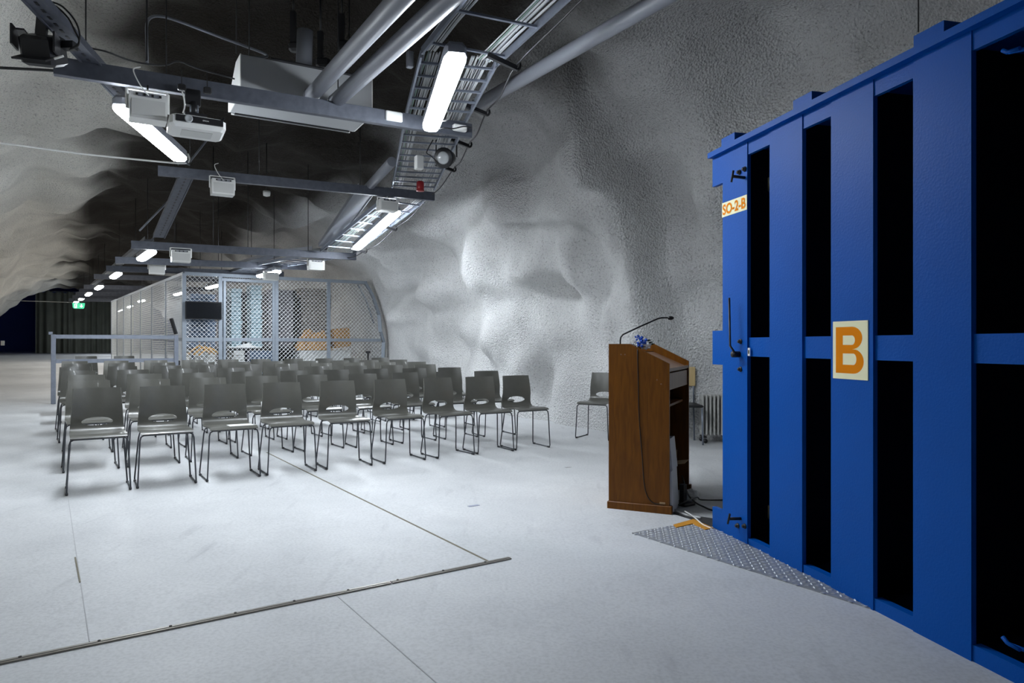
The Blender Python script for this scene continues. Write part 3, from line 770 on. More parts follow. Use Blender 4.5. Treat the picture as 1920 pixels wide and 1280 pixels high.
# beech chair behind lectern
wc = G(1322, 835); bc_ = wc+V(-.23, .22, 0); bc_.z = fz(bc_.x, bc_.y)
t = thing('beech_chair', bc_, 'pale beech chair with steel legs mostly hidden behind the lectern', 'chair')
for sx_ in (-.21, .21):
    for sy_ in (-.2, .2):
        MB().tube([bc_+V(sx_, sy_, .0), bc_+V(sx_*.95, sy_, .44)], .011, 8).build('leg', M['galv'], t)
    MB().tube([bc_+V(sx_*.97, .2, .44), bc_+V(sx_*.97, .24, .86)], .011, 8).build('back_post', M['galv'], t)
MB().box(bc_+V(0, 0, .46), .44, .43, .03, RID, .012).build('seat', M['black'], t, 'dark seat')
MB().box(bc_+V(0, .215, .80), .45, .018, .24, RID, .006).build('backrest', M['beech'], t)
# oil radiator
rc = G(1350, 831); rc = rc+V(-.0, .09, 0); rc.z = fz(rc.x, rc.y)
t = thing('oil_radiator', rc, 'white finned oil radiator on black castors by the rock wall', 'heater')
for i in range(9):
    x_ = -.20+i*.047
    MB().box(rc+V(x_, 0, .34), .024, .15, .50, RID, .010).build('fin', M['radi'], t)
for z in (.14, .54): MB().tube([rc+V(-.22, 0, z), rc+V(.20, 0, z)], .02, 8).build('header_pipe', M['radi'], t)
for x_ in (-.18, .16):
    MB().box(rc+V(x_, 0, .075), .03, .20, .02).build('caster_bracket', M['black'], t)
    for y_ in (-.09, .09): MB().lathe([(.028, -.01), (.028, .01)], rc+V(x_, y_, .03), V(0, 1, 0), 12).build('caster', M['black'], t)

# ------------------------------------------------------------------ handrail by the cage
hp = G(100, 757)
hb = lambda s_: AB(hp.dot(AV), hp.dot(BV)+s_)
t = thing('handrail', hb(1), 'galvanised square-tube handrail on the left before the mesh cage', 'railing')
for s_ in (0, 2.0): MB().box(hb(s_)+UP*.62, .075, .075, 1.24, R_ROOM, .006).build('post', M['galv'], t)
for z in (1.20, .76): MB().bar(hb(0)+UP*z+BV*.03, hb(1.97)+UP*z, .05, .07).build('rail', M['galv'], t)
MB().box(hb(-.04)+UP*1.26, .06, .06, .05, R_ROOM).build('post_cap', M['galv'], t)
pp = P(333, 690, 13.9); tp = P(320, 597, 13.9)
t = thing('cable_pole', V(pp.x, pp.y, fz(pp.x, pp.y)), 'white pole with black head leaning beside the cage corner post', 'pole')
base_ = V(pp.x, pp.y, fz(pp.x, pp.y))
MB().tube([base_, P(329, 640, 13.9)], .02, 8).build('pole', M['white'], t)
MB().bar(P(330, 626, 13.9), P(321, 597, 13.9), .06, .05).build('head', M['black'], t); MB().box(P(333, 680, 13.88), .07, .07, .09).build('grip', M['black'], t)

# ------------------------------------------------------------------ mesh cage
CY = 14.5; CO = P(345, 645, CY); ca, cb_ = CO.dot(AV), CO.dot(BV)
def CP(da, db, z): return AB(ca+da, cb_+db, z)
CHh = 2.50
cage = thing('mesh_cage', CP(2, 2, 0), 'galvanised chain-link storage cage behind the chairs', 'cage')
fp = [0, .70, 1.86, 3.03]       # front posts along b
fw_end = 3.95
for s_ in fp + []: MB().box(CP(0, s_, CHh/2), .075, .06, CHh, R_ROOM).build('post', M['cage'], cage)
MB().box(CP(-.02, .78, CHh/2-.05), .05, .05, CHh-.1, R_ROOM).build('gate_stile', M['cage'], cage)
MB().box(CP(-.02, 1.79, CHh/2-.05), .05, .05, CHh-.1, R_ROOM).build('gate_stile', M['cage'], cage)
for z in (CHh, 1.15, .10):
    MB().bar(CP(0, 0, z), CP(0, fw_end if z > 2 else fw_end+.35, z), .05, .07).build('rail', M['cage'], cage)
MB().bar(CP(-.02, .72, CHh-.09), CP(-.02, 1.84, CHh-.09), .04, .06).build('gate_rail', M['cage'], cage)
# bent end post following the rock
ep = [CP(0, 3.90, 2.52), CP(0, 4.10, 2.2), CP(0, 4.26, 1.75), CP(0, 4.30, 1.35), CP(0, 4.38, 1.1), CP(0, 4.36, .6), CP(0, 4.34, .0)]
for u, v_ in zip(ep, ep[1:]): MB().bar(u, v_, .08, .06).build('end_post', M['cage'], cage)
MB().tube([CP(.05, 3.75, 2.45), CP(.05, 3.95, 2.1), CP(.05, 4.15, 1.55)], .02, 6).build('brace', M['cage'], cage)
side_len = 17.0
for k in range(8): MB().box(CP(side_len*k/7*1.0+(.0 if k else .01), 0, CHh/2), .05, .05, CHh, R_ROOM).build('post', M['cage'], cage)
for z in (CHh, 1.15): MB().bar(CP(0, 0, z), CP(side_len, 0, z), .05, .06).build('rail', M['cage'], cage)
def chain(p00, X, W, H, pitch, th, par, top=None):   # X horizontal unit, clipped diagonal wires
    m_ = MB(); N_ = X.cross(UP)
    d_ = pitch*sqrt(2)
    k = -H
    while k < W+H:
        for sgn in (1, -1):
            # line x = k + sgn*z
            pts_ = []
            za, zb = 0, H
            if sgn > 0: xa, xb = k, k+H
            else: xa, xb = k+H, k
            # clip to x in [0,W]
            def clip(xa, za, xb, zb):
                out = []
                t0, t1 = 0., 1.
                dx = xb-xa
                ta, tb = (0-xa)/dx, (W-xa)/dx
                if ta > tb: ta, tb = tb, ta
                t0, t1 = max(t0, ta), min(t1, tb)
                return (t0, t1)
            t0, t1 = clip(xa, za, xb, zb)
            if t1-t0 < .01: continue
            q0 = (xa+(xb-xa)*t0, za+(zb-za)*t0); q1 = (xa+(xb-xa)*t1, za+(zb-za)*t1)
            if top:
                # clip against the sloping right edge: x <= top(z), sampled
                n_ = 14; seg = [(q0[0]+(q1[0]-q0[0])*i/n_, q0[1]+(q1[1]-q0[1])*i/n_) for i in range(n_+1)]
                seg = [q for q in seg if q[0] <= top(q[1])]
                if len(seg) < 2: continue
                q0, q1 = seg[0], seg[-1]
            a_ = p00+X*q0[0]+UP*q0[1]+N_*(.003*sgn); b_ = p00+X*q1[0]+UP*q1[1]+N_*(.003*sgn)
            m_.tube([a_, b_], th, 3, cap=False)
        k += d_
    return m_.build('chain_link', M['wire'], par, None, 'stuff')
for s0_, s1_ in zip(fp, fp[1:]): chain(CP(0, s0_, .1), BV, s1_-s0_, CHh-.1, .064, .0042, cage)
def edge(z): z += .1; return lerp_tab(z, [(0, 1.31), (1.1, 1.35), (1.35, 1.27), (1.75, 1.23), (2.2, 1.07), (2.52, .87)])
chain(CP(0, 3.03, .1), BV, 1.36, CHh-.1, .064, .0042, cage, edge)
for k in range(7):
    p0 = CP(side_len*k/7, 0, .1); chain(p0, AV, side_len/7, CHh-.1, .075, .0030, cage)
# monitor on the cage
mc = P(372.5, 582, CY-.0) + BV*0; mp = CP(-.09, .36, 0); mz = HC+(HY-582)/F*(CP(-.09, .36, 0).y)
mp = V(mp.x, mp.y, mz)
t = thing('wall_monitor', mp, 'black flat monitor hung on the front of the mesh cage', 'monitor')
MB().box(mp, .70, .045, .37, R_ROOM, .008).build('housing', M['black'], t)
MB().box(mp-AV*.024, .67, .003, .335, R_ROOM).build('screen', mat('screen_off', (.006, .007, .009), .18, var=.1), t)
MB().box(mp-AV*.024-UP*.177, .05, .004, .01, R_ROOM).build('badge', M['galvd'], t)
MB().box(mp+AV*.04, .2, .05, .2, R_ROOM).build('bracket', M['blackm'], t)

# ---- stored goods in the cage
def IN(px, da): # ground point in cage at depth da behind the front, seen at column px
    a_ = ca+da; return AB(a_, PB(px, a_))
def zat(py, p): return HC+(HY-py)/F*p.y
# steel shelf
s_l, s_r = IN(352, 1.0), IN(553, 1.0)
W_ = (s_r-s_l).length; mid_ = s_l.lerp(s_r, .5)
t = thing('storage_shelf', mid_, 'low steel rack inside the cage carrying the stacks', 'shelf')
zs = .93
MB().box(V(mid_.x, mid_.y, mid_.z+zs), W_, 1.0, .05, R_ROOM).build('shelf_board', M['blackm'], t)
MB().box(V(mid_.x, mid_.y, mid_.z+.12), W_, 1.0, .04, R_ROOM).build('shelf_board', M['blackm'], t)
for s_ in (-1, 0, 1):
    for d_ in (-.47, .47): MB().box(mid_+BV*(W_/2*.98*s_)+AV*d_+UP*(zs/2), .05, .05, zs, R_ROOM).build('upright', M['galvd'], t)
def slab(sx, sy, sz, mt, name):
    m_ = MB(); m_.box((0, 0, 0), sx, sy, sz*.93, RID, min(.012, sz*.3))
    root = m_.build(name, mt)
    MB().box((0, -sy/2-.006, sz*.28), sx*1.03, .024, sz*.22).build('edge_lip', mt, root)
    return root
def stack(px0, px1, da, z0, ztop_, nn, mt, name, cat, label, group, jit=.012, yaw=0, depth=.6):
    p0, p1 = IN(px0, da), IN(px1, da); W = (p1-p0).length; c = p0.lerp(p1, .5); dz = (ztop_-z0)/nn
    first = slab(W, depth, dz, mt, name)
    for i in range(nn):
        o_ = first if i == 0 else first.copy()
        if i:
            COL.objects.link(o_)
            for ch in first.children: c2 = ch.copy(); COL.objects.link(c2); c2.parent = o_
        o_.location = c + UP*(z0+dz*(i+.5)) + BV*rng.uniform(-jit, jit) + AV*rng.uniform(-jit, jit)
        o_.rotation_euler = (0, 0, TH+yaw); k_ = nn-1-i
        tag(o_, ('topmost ' if k_ == 0 else 'lowest ' if i == 0 else (ORD+OR2)[k_]+' from the top, ')+label, cat, group)
zt = zs+.028
stack(429, 449, .7, zt, 2.27, 13, M['paleblue'], 'plastic_crate', 'crate', 'pale blue crate of the left bright stack', 'left stack of pale crates', yaw=.1, depth=.3)
stack(466, 487, .7, zt, 2.36, 13, M['paleblue'], 'plastic_crate', 'crate', 'pale blue crate of the right bright stack', 'right stack of pale crates', yaw=.1, depth=.3)
stack(404, 545, 1.85, .10, 2.25, 24, M['greyp'], 'folded_bed', 'bed', 'dark grey camp bed behind the pale crates', 'wide rear stack of grey beds', depth=.6)
stack(494, 540, 1.0, zt, 2.28, 22, M['greyp'], 'folded_bed', 'bed', 'grey camp bed of the stack left of the middle post', 'stack of grey beds', depth=.8)
stack(555, 603, 1.5, .03, 2.38, 26, M['taupe'], 'folded_bed', 'bed', 'taupe camp bed of the stack above the brown paper', 'stack of taupe beds', depth=.8)
stack(352, 398, .9, zt, 2.12, 10, M['bluebox'], 'storage_box', 'box', 'slate blue box stacked behind the monitor', 'boxes behind the monitor', depth=.7)
stack(462, 513, .85, .16, .90, 9, M['bluebox'], 'storage_box', 'box', 'slate blue slab under the shelf behind the gate', 'slabs under the shelf', depth=.6)
stack(432, 452, .8, .16, .90, 7, M['offw'], 'storage_box', 'box', 'off-white box under the shelf left of the blue slabs', 'pale boxes under the shelf', depth=.6)
stack(352, 400, .9, .16, .88, 6, M['offw'], 'storage_box', 'box', 'off-white box under the shelf below the monitor', 'pale boxes below the monitor', depth=.6)
# dark cloths between the stacks
for (px0, px1, lab) in ((542, 553, 'dark cloth bundle between the grey and taupe stacks'), (605, 620, 'dark cloth bundle right of the taupe stack')):
    da_ = 1.0 if px0 < 600 else 1.5; p0, p1 = IN(px0, da_), IN(px1, da_); c = p0.lerp(p1, .5); m_ = MB()
    zs0 = zt if px0 < 600 else .05
    pts_ = [c+UP*(zs0+(2.3-zs0)*i/8)+BV*.03*sin(i*1.9) for i in range(9)]
    m_.tube(pts_, .1, 8, rs=[.10+.02*sin(i*2.3) for i in range(9)]); o = m_.build('cloth_bundle', M['blackm']); tag(o, lab, 'cloth')
# brown sheets and white trough
def crumple(c, sx, sy, sz, mt, name, label, cat, seed, R=R_ROOM, yaw=0):
    vs = []; fs = []; nx, ny = 14, 10
    for i in range(nx+1):
        for j in range(ny+1):
            u, v_ = i/nx*2-1, j/ny*2-1; e = max(0, 1-abs(u)**4)*max(0, 1-abs(v_)**4)
            z = sz*e*(.55+.6*noise.noise(V(u*2+seed, v_*2, seed))+.25*noise.noise(V(u*6, v_*6, seed)))
            vs.append(c+R @ V(u*sx/2, v_*sy/2, max(0, z)))
    for i in range(nx):
        for j in range(ny): q = i*(ny+1)+j; fs.append((q, q+ny+1, q+ny+2, q+1))
    vs += [c+R @ V(x*sx/2, y*sy/2, -.01) for x in (-1, 1) for y in (-1, 1)]; k = len(vs)-4; fs.append((k, k+1, k+3, k+2))
    m_ = MB(); m_.add(vs, fs, False); o = m_.build(name, mt); return tag(o, label, cat)
cr1 = IN(490-35, .75); crumple(V(cr1.x, cr1.y, cr1.z+zt+.005), .72, .5, .17, M['white'], 'plastic_sheet', 'crumpled white plastic sheet in front of the pale crate stacks', 'sheet', 3.3)
t = IN(604, .6); W = (IN(650, .7)-IN(556, .7)).length
tr = thing('storage_trough', t, 'pale lilac-white trough on the cage floor under the brown sheets', 'trough')
tz = zat(657, t)-t.z
MB().box(t+UP*(tz/2), W, .5, tz, R_ROOM, .01).build('body', M['offw'], tr); MB().box(t+UP*(tz-.02), W+.03, .53, .04, R_ROOM).build('rim', M['offw'], tr)
crumple(t+UP*(tz+.01)-BV*.22, W*.72, .50, .62, M['brown'], 'paper_sheet', 'heap of crumpled brown paper on the pale trough in the cage', 'sheet', 8.1)
c_ = IN(637, .72); o = MB().box(c_+UP*(tz+.30), .40, .35, .45, R3((BV+UP*.12).normalized(), AV, (UP-BV*.12).normalized())).build('paper_sack', M['brown']); tag(o, 'brown paper sack leaning right of the cage post on the trough', 'sack')
# microphone stub beyond the chairs, right of trough
c_ = P(690, 690, 15.9); b0 = V(c_.x, c_.y, fz(c_.x, c_.y)); tpz = zat(660, b0)
t = thing('short_stand', b0, 'short black stand inside the cage near its right end', 'stand')
MB().tube([b0, V(b0.x, b0.y, tpz)], .018, 8).build('pole', M['black'], t); MB().box(V(b0.x, b0.y, tpz), .10, .05, .05, RID, .01).build('head', M['black'], t); MB().lathe([(.12, 0), (.12, .02)], b0, n=12).build('foot', M['black'], t)
# coat hangers: bright wood
hg = P(374, 648, CY+.25)
for k, (dx, rr) in enumerate(((0, 0), (.10, .15), (.2, -.1))):
    c = hg+BV*dx+UP*-.02*k; m_ = MB()
    m_.tube([c+BV*-.22-UP*.17, c-BV*.1-UP*.06, c, c+BV*.1-UP*.06, c+BV*.22-UP*.17], .018, 6); m_.tube([c, c+UP*.04, c+UP*.07+BV*.02, c+UP*.09, c+UP*.07-BV*.02], .005, 5)
    o = m_.build('coat_hanger', mat('hanger_wood%d' % k, (.60, .34, .10), .5)); tag(o, ['orange-brown wooden coat hanger below the monitor, leftmost of three', 'orange-brown wooden coat hanger below the monitor, middle of three', 'orange-brown wooden coat hanger below the monitor, rightmost of three'][k], 'hanger', 'coat hangers in the cage')

# ------------------------------------------------------------------ ceiling steel
def beam(p0, p1, h, w_, label, rods=(), name='steel_beam'):
    p0, p1 = Vector(p0), Vector(p1); d = (p1-p0).normalized(); s_ = d.cross(UP).normalized()
    t = thing(name, p0.lerp(p1, .5), label, 'beam', 'cross beams under the crown')
    m_ = MB(); m_.bar(p0, p1, .006, h); k = s_*(w_/2)
    m_.bar(p0+UP*(h/2)-k*1, p1+UP*(h/2)-k*1, w_, .006); m_.bar(p0-UP*(h/2)-k, p1-UP*(h/2)-k, w_, .006)
    m_.bar(p0+UP*(h/2-.012)-k*2, p1+UP*(h/2-.012)-k*2, .005, .024); m_.bar(p0-UP*(h/2-.012)-k*2, p1-UP*(h/2-.012)-k*2, .005, .024)
    m_.build('channel', M['galvd'], t)
    for f in rods:
        q = p0.lerp(p1, f); zc_ = ceil_z(q.x, q.y)
        MB().tube([q-s_*.02, V(q.x, q.y, max(zc_, q.z+.3))-s_*.02], .006, 6).build('hanger_rod', M['blackm'], t)
    return t
def pline(pxa, pya, Ya, L):      # beam of length L from a pixel, along BD
    p = P(pxa, pya, Ya); return p, p+BD*L
b1a, b1b = P(100, 121, 5.2), P(885, 245, 6.82)
beam(b1a, b1b, .125, .06, 'long steel beam crossing the upper left, carrying the projector', (.06, .22, .62, .9))
b2a, b2b = P(296, 319, 8.4), P(815, 368, 9.84)
beam(b2a, b2b, .11, .06, 'steel beam behind the projector with one white box hanging at its left', (.1, .33, .7))
b3a, b3b = P(246, 458, 10.4), P(668, 481, 12.2)
beam(b3a, b3b, .11, .06, 'steel beam before the cage, third from the camera', (.17, .33, .48, .76))
for k, (x, y, Y, L, lab) in enumerate([(216, 487, 12.5, 3.4, 'steel beam fourth from the camera, just past the third'), (199, 503, 14.3, 3.5, 'steel beam fifth from the camera, at the cage front'),
        (176, 518, 16.6, 3.5, 'steel beam sixth from the camera'), (157, 537, 20.5, 3.5, 'steel beam seventh from the camera'), (148, 544, 22.2, 3.5, 'steel beam eighth from the camera'),
        (142, 550, 24.7, 3.5, 'steel beam ninth from the camera'), (136, 556, 25.5, 3.5, 'steel beam tenth from the camera'), (129, 562, 28.6, 3.5, 'steel beam farthest from the camera')]):
    p, q = pline(x, y, Y, L); q = q + UP*(.06)
    beam(p, q, .11, .06, lab, (.15, .5, .8))

# luminaires --------------------------------------------------------
def lamp(p0, p1, label, w_=.155, name='fluorescent_lamp', dm='lamp'):
    p0, p1 = Vector(p0), Vector(p1); d = (p1-p0); L = d.length; d.normalize(); s_ = d.cross(UP).normalized(); u = s_.cross(d)
    t = thing(name, p0.lerp(p1, .5), label, 'lamp', 'fluorescent ceiling lamps')
    def sect(f, hw, prof): return [f + s_*(x*hw) + u*z for x, z in prof]
    top = [(-1, -.035), (-1.02, -.03), (-.98, .03), (-.6, .06), (.6, .06), (.98, .03), (1.02, -.03), (1, -.035)]
    bot = [(-.97, -.030), (-.93, -.055), (-.7, -.075), (0, -.082), (.7, -.075), (.93, -.055), (.97, -.030)]
    def loft(prof, name_, mt, inset):
        m_ = MB(); st = [(0, .35), (.03, .85), (.07, 1), (L-.07, 1), (L-.03, .85), (L, .35)]
        n_ = len(prof); vs = []
        for (x, sc) in st: vs += [p0 + d*(x+inset*(1 if x < L/2 else -1)) + s_*(a*w_/2*(.55+.45*sc)) + u*(z*min(1, sc+.2)) for a, z in prof]
        fs = []
        for i in range(len(st)-1):
            for k in range(n_-1): fs.append((i*n_+k, i*n_+k+1, (i+1)*n_+k+1, (i+1)*n_+k))
        for i in (0, len(st)-1): fs.append(tuple(i*n_+k for k in range(n_)))
        # closing face
        for i in range(len(st)-1): fs.append((i*n_, (i+1)*n_, (i+1)*n_+n_-1, i*n_+n_-1))
        m_.add(vs, fs, False); return m_.build(name_, mt, t)
    loft(top, 'housing', M['duct'], 0); loft(bot, 'diffuser', M[dm], .004)
    for f in (.22, .5, .78):
        for sg in (-1, 1): MB().box(p0+d*(L*f)+s_*(sg*w_/2*1.0), .008, .03, .03, R3(s_, d, u)).build('clip', M['galv'], t)
    for f in (.2, .8): MB().box(p0+d*(L*f)+u*.07, .03, .05, .03, R3(s_, d, u)).build('bracket', M['galv'], t)
    return t
lamp(P(226, 190, 5.57), P(338, 290, 7.3), 'bright lamp at upper left under the slotted rail')
lamp(P(856, 92, 4.67), P(807, 232, 6.33), 'brightest lamp under the cable ladder at the top')
lamp(P(744, 392, 10.2), P(668, 461, 11.7), 'lamp beyond the second beam, under the cable ladder')
def along_a(px, py, Y, L, lab):
    c = P(px, py, Y); d = V(AV.x, AV.y, SLOPE)*(L/2); return lamp(c-d, c+d, lab, dm='lampwarm' if Y > 13 and py > 511 else 'lamp')
for (x, y, Y, lab) in [(274, 474, 11.3, 'left lamp just under the third beam'), (217, 512.5, 15.5, 'second lamp of the far left row'), (185.5, 536, 19.4, 'third lamp of the far left row'), (166, 549, 23.0, 'fourth lamp of the far left row'), (152.5, 558, 26.4, 'fifth lamp of the far left row'), (142.5, 564.5, 29.6, 'farthest and smallest lamp of the far left row'),
                       (503, 509, 14.0, 'lamp above the cage gate'), (399, 534, 18.4, 'lamp seen through the cage mesh behind the monitor'), (335, 548, 23.0, 'farthest lamp seen through the cage mesh'), (265, 562, 29, 'tiny lamp far behind the cage side')]:
    along_a(x, y, Y, 1.35, lab)
# left-row lamp above the photographer, plus two unseen lamps added to brighten the curtain
for (x0, y0, x1, y1, lab) in [(-2.6, .6, -2.3, -.9, 'lamp of the left row above the camera')] + [(*AB(k_, 3.8).xy, *AB(k_+1.3, 3.8).xy, l_) for k_, l_ in ((39, 'added unseen fill lamp behind the cage, the nearer one by the curtain'), (44, 'added unseen fill lamp behind the cage, the one next to the curtain'))]:
    lamp(V(x0, y0, 3.2), V(x1, y1, 3.2), lab)

# slotted rails -----------------------------------------------------
def channel(pts, w_, label, mt=M['galvd'], name='slotted_rail', slots=True, cat='rail', h=.045, slotstep=.10):
    t = thing(name, Vector(pts[0]).lerp(Vector(pts[-1]), .5), label, cat)
    sl = MB()
    for u, v_ in zip(pts, pts[1:]):
        u, v_ = Vector(u), Vector(v_); d = (v_-u).normalized(); s_ = d.cross(UP).normalized(); m_ = MB()
        m_.bar(u, v_, w_, .006)
        for sg in (-1, 1): m_.bar(u+s_*(sg*w_/2)+UP*h/2, v_+s_*(sg*w_/2)+UP*h/2, .005, h); m_.bar(u+s_*(sg*w_/2)-UP*.008, v_+s_*(sg*w_/2)-UP*.008, .014, .012)
        m_.build('channel', mt, t)
        if slots:
            n_ = int((v_-u).length/slotstep)
            for i in range(n_): sl.bar(u+d*(slotstep*(i+.3))-UP*.0045, u+d*(slotstep*(i+.75))-UP*.0045, .018, .003)
    if slots: sl.build('slots', M['black'], t, None, 'stuff')
    return t
channel([P(-80, -160, 3.5)+UP*0, P(62, -2, 4.33), P(345, 308, 8.35)], .12, 'long steel rail running from the top left corner over the left lamp')
channel([P(349, 332, 8.55), P(298, 445, 10.4)], .15, 'perforated rail sloping between the second and third beams')
channel([P(280, 449, 10.9), P(280, 449, 10.9)+V(AV.x, AV.y, SLOPE)*19], .12, 'long rail carrying the far left row of lamps', slots=False)
# cable ladder ------------------------------------------------------
def ladder(pts, w_, step, label, cables=((-.36, 9), (.33, 9)), mts=None, cseed=1):
    t = thing('cable_ladder', Vector(pts[0]).lerp(Vector(pts[-1]), .5), label, 'cable tray')
    for sgn in (-1, 1):
        m_ = MB(); pl = []
        for i, p in enumerate(pts):
            p = Vector(p); d = (Vector(pts[min(i+1, len(pts)-1)])-Vector(pts[max(i-1, 0)])).normalized(); s_ = d.cross(UP).normalized(); pl.append(p+s_*(sgn*w_/2))
        for u, v_ in zip(pl, pl[1:]): m_.bar(u, v_, .018, .055)
        m_.build('side_rail', M['galv'], t)
    for i, (u, v_) in enumerate(zip(pts, pts[1:])):
        u, v_ = Vector(u), Vector(v_); d = (v_-u); L = d.length; d.normalize(); s_ = d.cross(UP).normalized(); stp = step[i] if isinstance(step, (list, tuple)) else step
        k = stp*.5
        while k < L: c = u+d*k-UP*.012; MB().bar(c-s_*w_/2, c+s_*w_/2, .022, .016).build('rung', M['galv'], t); k += stp
    r = random.Random(cseed)
    for gi, (off, n_) in enumerate(cables):
        g = thing('cable_bundle', Vector(pts[0]).lerp(Vector(pts[-1]), .5)+UP*.02, label_c(label, gi), 'cables')
        for j in range(n_):
            o_ = off*w_ + (j-n_/2)*.016; zz = .008+.012*r.random(); pl = []
            for i, p in enumerate(pts):
                p = Vector(p); d = (Vector(pts[min(i+1, len(pts)-1)])-Vector(pts[max(i-1, 0)])).normalized(); s_ = d.cross(UP).normalized(); pl.append(p+s_*(o_+r.uniform(-.008, .008))+UP*zz)
            # subdivide with waviness
            pp_ = []
            for a_, b_ in zip(pl, pl[1:]):
                m__ = max(2, int((b_-a_).length/.35))
                for q in range(m__): pp_.append(a_.lerp(b_, q/m__)+UP*r.uniform(0, .014)+BD*r.uniform(-.009, .009))
            pp_.append(pl[-1])
            MB().tube(pp_, r.choice([.005, .006, .008]), 5).build('cable', M[r.choice(['cableg', 'cableg', 'cableg', 'duct', 'cablegr', 'cabler' if j < 2 and gi == 0 else 'cableg'])], g)
    return t
lc = [0]
def label_c(l, gi): return 'bundle of pale cables on the %s side of the %s' % (['left', 'right'][gi], l.split(' ladder')[0].replace('steel ', '') + ' ladder')
LZ = 2.2
def LPx(px, py, z=LZ): Y = z/((HY-py)/F); return P(px, py, Y)
T0, T1, T2, T3 = LPx(965, -2), LPx(862, 108), LPx(820, 215), LPx(775, 352)
Tm = T0+(T0-T1)*2.2
ladder([Tm, T0, T1], .60, .55, 'top steel cable ladder leaving the frame at the top', ((-.40, 7), (.36, 8)), cseed=2)
ladder([T1, T2, T3], .59, .27, 'middle steel cable ladder between the first and second beams', ((-.34, 8), (.30, 9)), cseed=3)
T4 = P(632, 472, 11.95)
ladder([P(762, 372, 9.95), T4], .58, .30, 'sloping steel cable ladder over the lamp beyond the second beam', ((-.2, 8), (.38, 5)), cseed=4)
ladder([P(615, 478, 12.0), P(480, 502, 14.6), P(400, 527, 19.0)], .55, .35, 'far steel cable ladder leading over the cage', ((-.2, 5), (.3, 4)), cseed=5)
# wide grey cover channels beside the ladder
o = channel([P(690, 352, 9.7), P(612, 462, 11.8)], .26, 'wide grey duct cover running beside the sloping cable ladder', M['duct'], 'cover_channel', False, 'duct cover', .05)
channel([P(600, 468, 11.9), P(530, 474, 13.5), P(440, 500, 16)], .26, 'wide grey duct cover bending away over the third beam', M['duct'], 'cover_channel', False, 'duct cover', .05)
# ducts --------------------------------------------------------------
def pipe(pts, r, label, n=20, mt=M['duct'], name='round_duct', cat='duct', collars=True):
    t = thing(name, Vector(pts[0]).lerp(Vector(pts[-1]), .5), label, cat)
    MB().tube(pts, r, n).build('tube', mt, t)
    if collars:
        u, v_ = Vector(pts[0]), Vector(pts[1]); d = (v_-u).normalized()
        MB().tube([u-d*.01, u+d*.03], r*1.05, n).build('collar', mt, t)
    return t
pipe([P(583, 180, 6.3), P(748, 0, 4.1), P(748, 0, 4.1)+(P(748, 0, 4.1)-P(583, 180, 6.3))*.8], .064, 'left one of two thick grey ducts slanting up to the top edge')
pipe([P(629, 190, 6.3), P(838, 0, 4.1), P(838, 0, 4.1)+(P(838, 0, 4.1)-P(629, 190, 6.3))*.8], .064, 'right one of two thick grey ducts slanting up to the top edge')
pipe([P(568, 170, 6.5), P(572, 58, 6.5)], .072, 'short upright grey duct stub behind the white unit')
MB().tube([P(566, 170, 6.5), P(583, 181, 6.35)], .07, 16).build('elbow', M['duct'], bpy.data.objects['round_duct.002'])
d0, d1 = LPx(893, 198, 2.42), LPx(1240, -2, 2.42)
pipe([d0, d1, d1+(d1-d0)*1.2], .062, 'single long grey pipe slanting across the top right of the ladder')
pipe([P(735, 303, 8.6), P(690, 352, 9.6)], .06, 'short grey pipe end left of the cable ladder above the second beam', collars=False)
# J hooks with a black cable -----------------------------------------
hooks = [(968, 128, 4.9+.45), (912, 214, 6.75), (879, 274, 7.9), (850, 320, 8.9), (802, 374, 10.0), (740, 431, 11.0), (684, 473, 11.9)]
hp_ = []
for i, (px, py, Y) in enumerate(hooks):
    e = P(px, py, Y); b0 = e - BD*.22 + UP*.05
    t = thing('cable_hook', e, 'black cable hook arm, %s from the top along the right ladder edge' % ORD[i], 'hook', 'hooks along the ladder')
    MB().bar(b0-BD*.02, e-UP*.0, .03, .035).build('arm', M['black'], t)
    pts_ = [e+BD*(.035*sin(a))-UP*(.0)+UP*(-.01+.035*(1-cos(a))) for a in [k*pi/6 for k in range(6)]]
    MB().tube(pts_, .012, 6).build('hook', M['black'], t); hp_.append(e+UP*.02)
cab = [P(1080, -10, 4.0)]+[hp_[0]]
allp = []
for u, v_ in zip([P(1150, -60, 4.2)]+hp_, hp_+[P(640, 482, 12.2)]):
    allp += [u, u.lerp(v_, .5)-UP*(.05 if v_ is not hp_[0] else .0)]
allp.append(P(640, 482, 12.2))
o = MB().tube(smooth_path(allp, 5), .007, 6).build('hanging_cable', M['cablek']); tag(o, 'thin dark cable strung through the hooks along the ladder', 'cable')

# white unit heater / AC ---------------------------------------------
AC0 = P(452, 185, 6.05)
acL = 1.16; acD = .62
ac = thing('air_conditioner', AC0+BD*acL/2+BP*acD/2, 'white ceiling air-conditioning unit hanging behind the first beam', 'air conditioner')
zb = HC+(HY-178)/F*6.1; 
base = V(AC0.x, AC0.y, zb)
pr = [(0, 0), (acD-.10, -.015), (acD, .01), (acD, .10), (.22, .33), (.0, .33)]
MB().prism(pr, base, BP, UP, BD, acL).build('case', M['acg'], ac)
for s_ in (-.008, acL): MB().prism([(p[0]*1.0-.004, p[1]*1.02-.003) for p in pr], base+BD*s_, BP, UP, BD, .008).build('end_panel', M['white'], ac)
MB().box(base+BD*acL/2+BP*(acD-.055)+UP*-.014, acL*.93, .035, .012, R_BEAM).build('air_outlet', M['black'], ac)
MB().box(base+BD*acL/2+BP*(acD-.02)+UP*-.008, acL*.97, .016, .012, R_BEAM).build('outlet_lip', M['white'], ac)
MB().box(base+BD*acL*.58+BP*.02+UP*.335, acL*.75, .12, .012, R_BEAM).build('top_grille', M['black'], ac)
